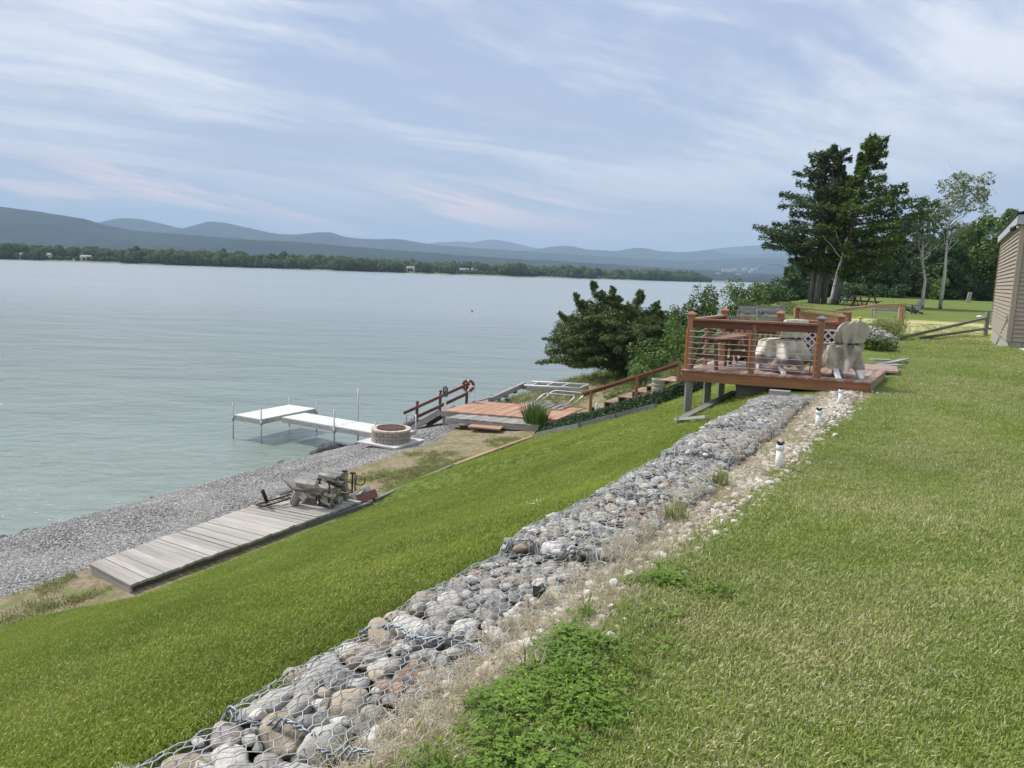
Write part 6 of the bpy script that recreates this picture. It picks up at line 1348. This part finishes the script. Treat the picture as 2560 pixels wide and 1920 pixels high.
# shoreline rocks
rk_=[(8,1350,.35,'black'),(128,1318,.28,'dark'),(150,1312,.25,'white'),(165,1306,.2,'white'),(225,1305,.45,'grey'),(245,1299,.36,'black'),(258,1302,.3,'dark'),(385,1252,.3,'dark'),(412,1245,.17,'white'),(440,1240,.35,'dark'),(480,1228,.5,'grey'),(505,1225,.4,'dark'),(655,1182,.17,'white'),(668,1177,.17,'white'),(710,1160,.42,'dark'),(735,1153,.17,'white'),(760,1150,.3,'grey'),(780,1143,.17,'white'),(805,1135,.75,'dark'),(835,1126,.8,'dark'),(868,1120,.4,'dark'),(900,1112,.35,'grey'),(1018,1060,.45,'grey'),(1035,1052,.4,'grey'),(1050,1056,.4,'dark'),(560,1208,.3,'grey'),(600,1198,.25,'dark'),(330,1278,.3,'dark'),(60,1332,.3,'dark'),(1235,995,.4,'dark'),(1260,985,.4,'grey'),(1285,978,.4,'dark'),(1245,1004,.35,'white'),(1268,1000,.3,'grey')]
nm={}
for i,(px,py,sz,cc) in enumerate(rk_):
    V,Fc=rock(3,700+i,.16,(sz*.62,sz*.42,sz*.30),.9); a=rng.uniform(0,6.3); ca,sa=math.cos(a),math.sin(a); V=V@np.array([[ca,sa,0],[-sa,ca,0],[0,0,1]]); p=W(px,py,.15 if px<1200 else .8)
    o=obj_from('shore_rock',V+np.array(p),Fc,M['rock_'+('white' if cc=='white' else 'dark' if cc!='grey' else 'grey')] if False else M['shore_rock'],smooth=False)
    near='before the near end of the boardwalk' if px<300 else ('below the boardwalk middle' if px<620 else ('between water and gravel left of the dock walkway' if px<900 else ('at the foot of the ramp' if px<1100 else 'beside the seawall timber')))
    o.color={'white':(.40,.39,.37,1),'grey':(.17,.17,.17,1),'dark':(.085,.085,.09,1),'black':(.04,.04,.045,1)}[cc]
    lb=f"{cc if cc!='black' else 'blackish'} {'big' if sz>.6 else 'rounded' if sz>.38 else 'small'} shore rock {near}"; nm[lb]=nm.get(lb,0)+1; tag(o,lb,'rock','rocks along the waterline')
# ------------------------------------------------------------------ far things: houses on the far shore, the town, bridge, pier
def far_house(px,d,w_,h_,mt,label,zb=2.2):
    x=WY(px,690,d).x; p=Vector((x,d,zb)); root=empty('far_house',p,label,'house','houses on the far shore'); m=MB(); m.bar(p+Vector((-w_/2,0,h_/2)),p+Vector((w_/2,0,h_/2)),w_*.6,h_); m.build('wall',M[mt],root)
    r_=MB(); y0,y1=d-w_*.33,d+w_*.33; r_.add([(x-w_*.54,y0,zb+h_+.01),(x+w_*.54,y0,zb+h_+.01),(x+w_*.54,y1,zb+h_+.01),(x-w_*.54,y1,zb+h_+.01),(x-w_*.54,d,zb+h_*1.55),(x+w_*.54,d,zb+h_*1.55)],[(0,1,5,4),(3,4,5,2),(0,4,3),(1,2,5)]); r_.build('roof',M['house_roof'],root)
shd=lambda px,dd: dd
for px,d,w_,h_,mt,lb in [(60,764,7,3.2,'house_white','white cottage at the far left of the far shore'),(120,768,9,3.6,'house_tan','tan house with boat shed left on the far shore'),(218,783,10,3.2,'house_white','long white low house on the far shore, under tall trees'),(345,798,9,4,'house_white','white gabled house in a clearing of the far shore'),(450,835,8,4.6,'house_tan','tan upright house right of the round tree on the far shore'),(1010,960,13,3.6,'house_tan','tan low house near the water, left of the white group'),(1028,966,8,4,'house_white','white house touching the tan low one'),(1160,1030,12,4,'house_white','white house in the middle of the far shore'),(1185,1043,8,4.5,'house_tan','tan tall house right of the white one, mid shore'),(620,850,7,3,'house_tan','small tan hut between trees on the far shore')]:
    far_house(px,d+9,w_,h_,mt,lb)
# town on the hillside: small pale houses
for i,(px,py,d) in enumerate([(1118,645,3600),(1150,647,3600),(1168,650,3600),(1172,652,3580),(1810,678,3500),(1822,679,3500),(1835,676,3500),(1862,674,3500),(1878,680,3480),(1795,688,3300),(1885,676,3500),(1845,690,3300)]):
    p=WY(px,py,d); root=empty('hillside_house',p,f"tiny {'white' if i%3 else 'grey-white'} building on the hill {'across the bay, mid picture' if px<1300 else 'above the bridge, '+['lowest row','upper row','middle row'][i%3]}",'house','buildings on the far hillside'); w_=rng.uniform(14,30); m=MB(); m.bar(p+Vector((-w_/2,0,2)),p+Vector((w_/2,0,2)),12,9); m.build('wall',M['house_white'],root); r_=MB(); r_.add([p+Vector(q) for q in((-w_/2-1,-7,6.6),(w_/2+1,-7,6.6),(w_/2+1,7,6.6),(-w_/2-1,7,6.6),(-w_/2-1,0,10),(w_/2+1,0,10))],[(0,1,5,4),(3,4,5,2),(0,4,3),(1,2,5)]); r_.build('roof',M['house_roof'],root)
br=empty('arch_bridge',W(1850,704,.1),'faint grey steel arch bridge crossing the far narrows','bridge'); bd=2600
a=WY(1755,694.5,bd);b_=WY(2120,697,bd); hz_=a.z
m=MB(); a=WY(1770,696,bd); e=WY(1930,690,bd); m.bar(a,e,10,3.2); f=WY(2200,694,bd); m.bar(e,f,10,3.2); m.build('roadway',M['bridge_steel'],br)
m=MB(); cx=WY(1935,690,bd); sp2=105
pts=[Vector((cx.x-sp2+2*sp2*k/20,bd,cx.z-14+52*math.sin(k/20*math.pi))) for k in range(21)]; 
for dy in(-4,4): m.tube([p+Vector((0,dy,0)) for p in pts],1.2,6)
for k in range(2,19): 
    if pts[k].z>cx.z+1: m.tube([pts[k],Vector((pts[k].x,bd,cx.z))],.35,4)
m.build('arch',M['bridge_steel'],br)
m=MB(); [m.bar(Vector((WY(px,700,bd).x,bd,-2)),Vector((WY(px,700,bd).x,bd,WY(px,694,bd).z)),6,5,(0,1,0)) for px in(1785,1805,1828,1852,1880,2000,2030)]; m.build('pier',M['bridge_steel'],br)
pi=empty('far_pier',W(1808,705,.5),'white pier on posts off the tip of the far shore','pier'); d=1380; a=WY(1782,703,d);b_=WY(1828,704,d); a.z=b_.z=3.2; m=MB(); m.bar(a,b_,5,.8); m.build('pier_deck',M['house_white'],pi); m=MB(); [m.bar(Vector((a.x+(b_.x-a.x)*k/9,d,-1)),Vector((a.x+(b_.x-a.x)*k/9,d,3)),1.1,1.1,(0,1,0)) for k in range(10)]; m.build('piles',M['house_white'],pi)
m=MB(); c=WY(1823,700,d); m.bar(Vector((c.x-4,d,4.6)),Vector((c.x+4,d,4.6)),4,2.2); m.build('shed',M['house_tan'],pi)
# ------------------------------------------------------------------ haze: one closed box of even air round everything
m=MB(); X0,X1,Y0,Y1,Z0,Z1=-15200,15200,-700,14900,-5.0,760
m.add([(X0,Y0,Z0),(X1,Y0,Z0),(X1,Y1,Z0),(X0,Y1,Z0),(X0,Y0,Z1),(X1,Y0,Z1),(X1,Y1,Z1),(X0,Y1,Z1)],[(0,3,2,1),(4,5,6,7),(0,1,5,4),(1,2,6,5),(2,3,7,6),(3,0,4,7)])
hm=bpy.data.materials.new('haze_air'); hm.use_nodes=True; t=NT(hm.node_tree); t.n.clear(); pv=t.new('ShaderNodeVolumePrincipled',{'Color':(.57,.775,1.0,1),'Density':1.25e-4,'Anisotropy':.0}); o_=t.new('ShaderNodeOutputMaterial'); t.l.new(pv.outputs[0],o_.inputs['Volume'])
hb=m.build('haze',hm); tag(hb,kind='stuff'); hm.volume_intersection_method if False else None

# give things that still share a label their order
def alikes(group,key,words):
    d={}
    for o in scene.objects:
        if o.parent is None and o.get('group')==group: d.setdefault(o['label'],[]).append(o)
    for lb,os_ in d.items():
        if len(os_)<2: continue
        os_.sort(key=key)
        for i,o in enumerate(os_): o['label']=f"{lb}, {words[min(i,len(words)-1)]}"
O=['nearest','second nearest','third nearest','fourth nearest','fifth nearest','sixth nearest','seventh nearest','eighth nearest']
alikes('river stones under the wire mesh',lambda o:o.location.x**2+o.location.y**2,O)
alikes('rocks along the waterline',lambda o:o.location.x/o.location.y,['leftmost','second from left','third from left','fourth from left','fifth from left','sixth from left'])
alikes('buildings on the far hillside',lambda o:o.location.x/o.location.y,['leftmost','second from left','third from left','fourth from left','fifth from left'])
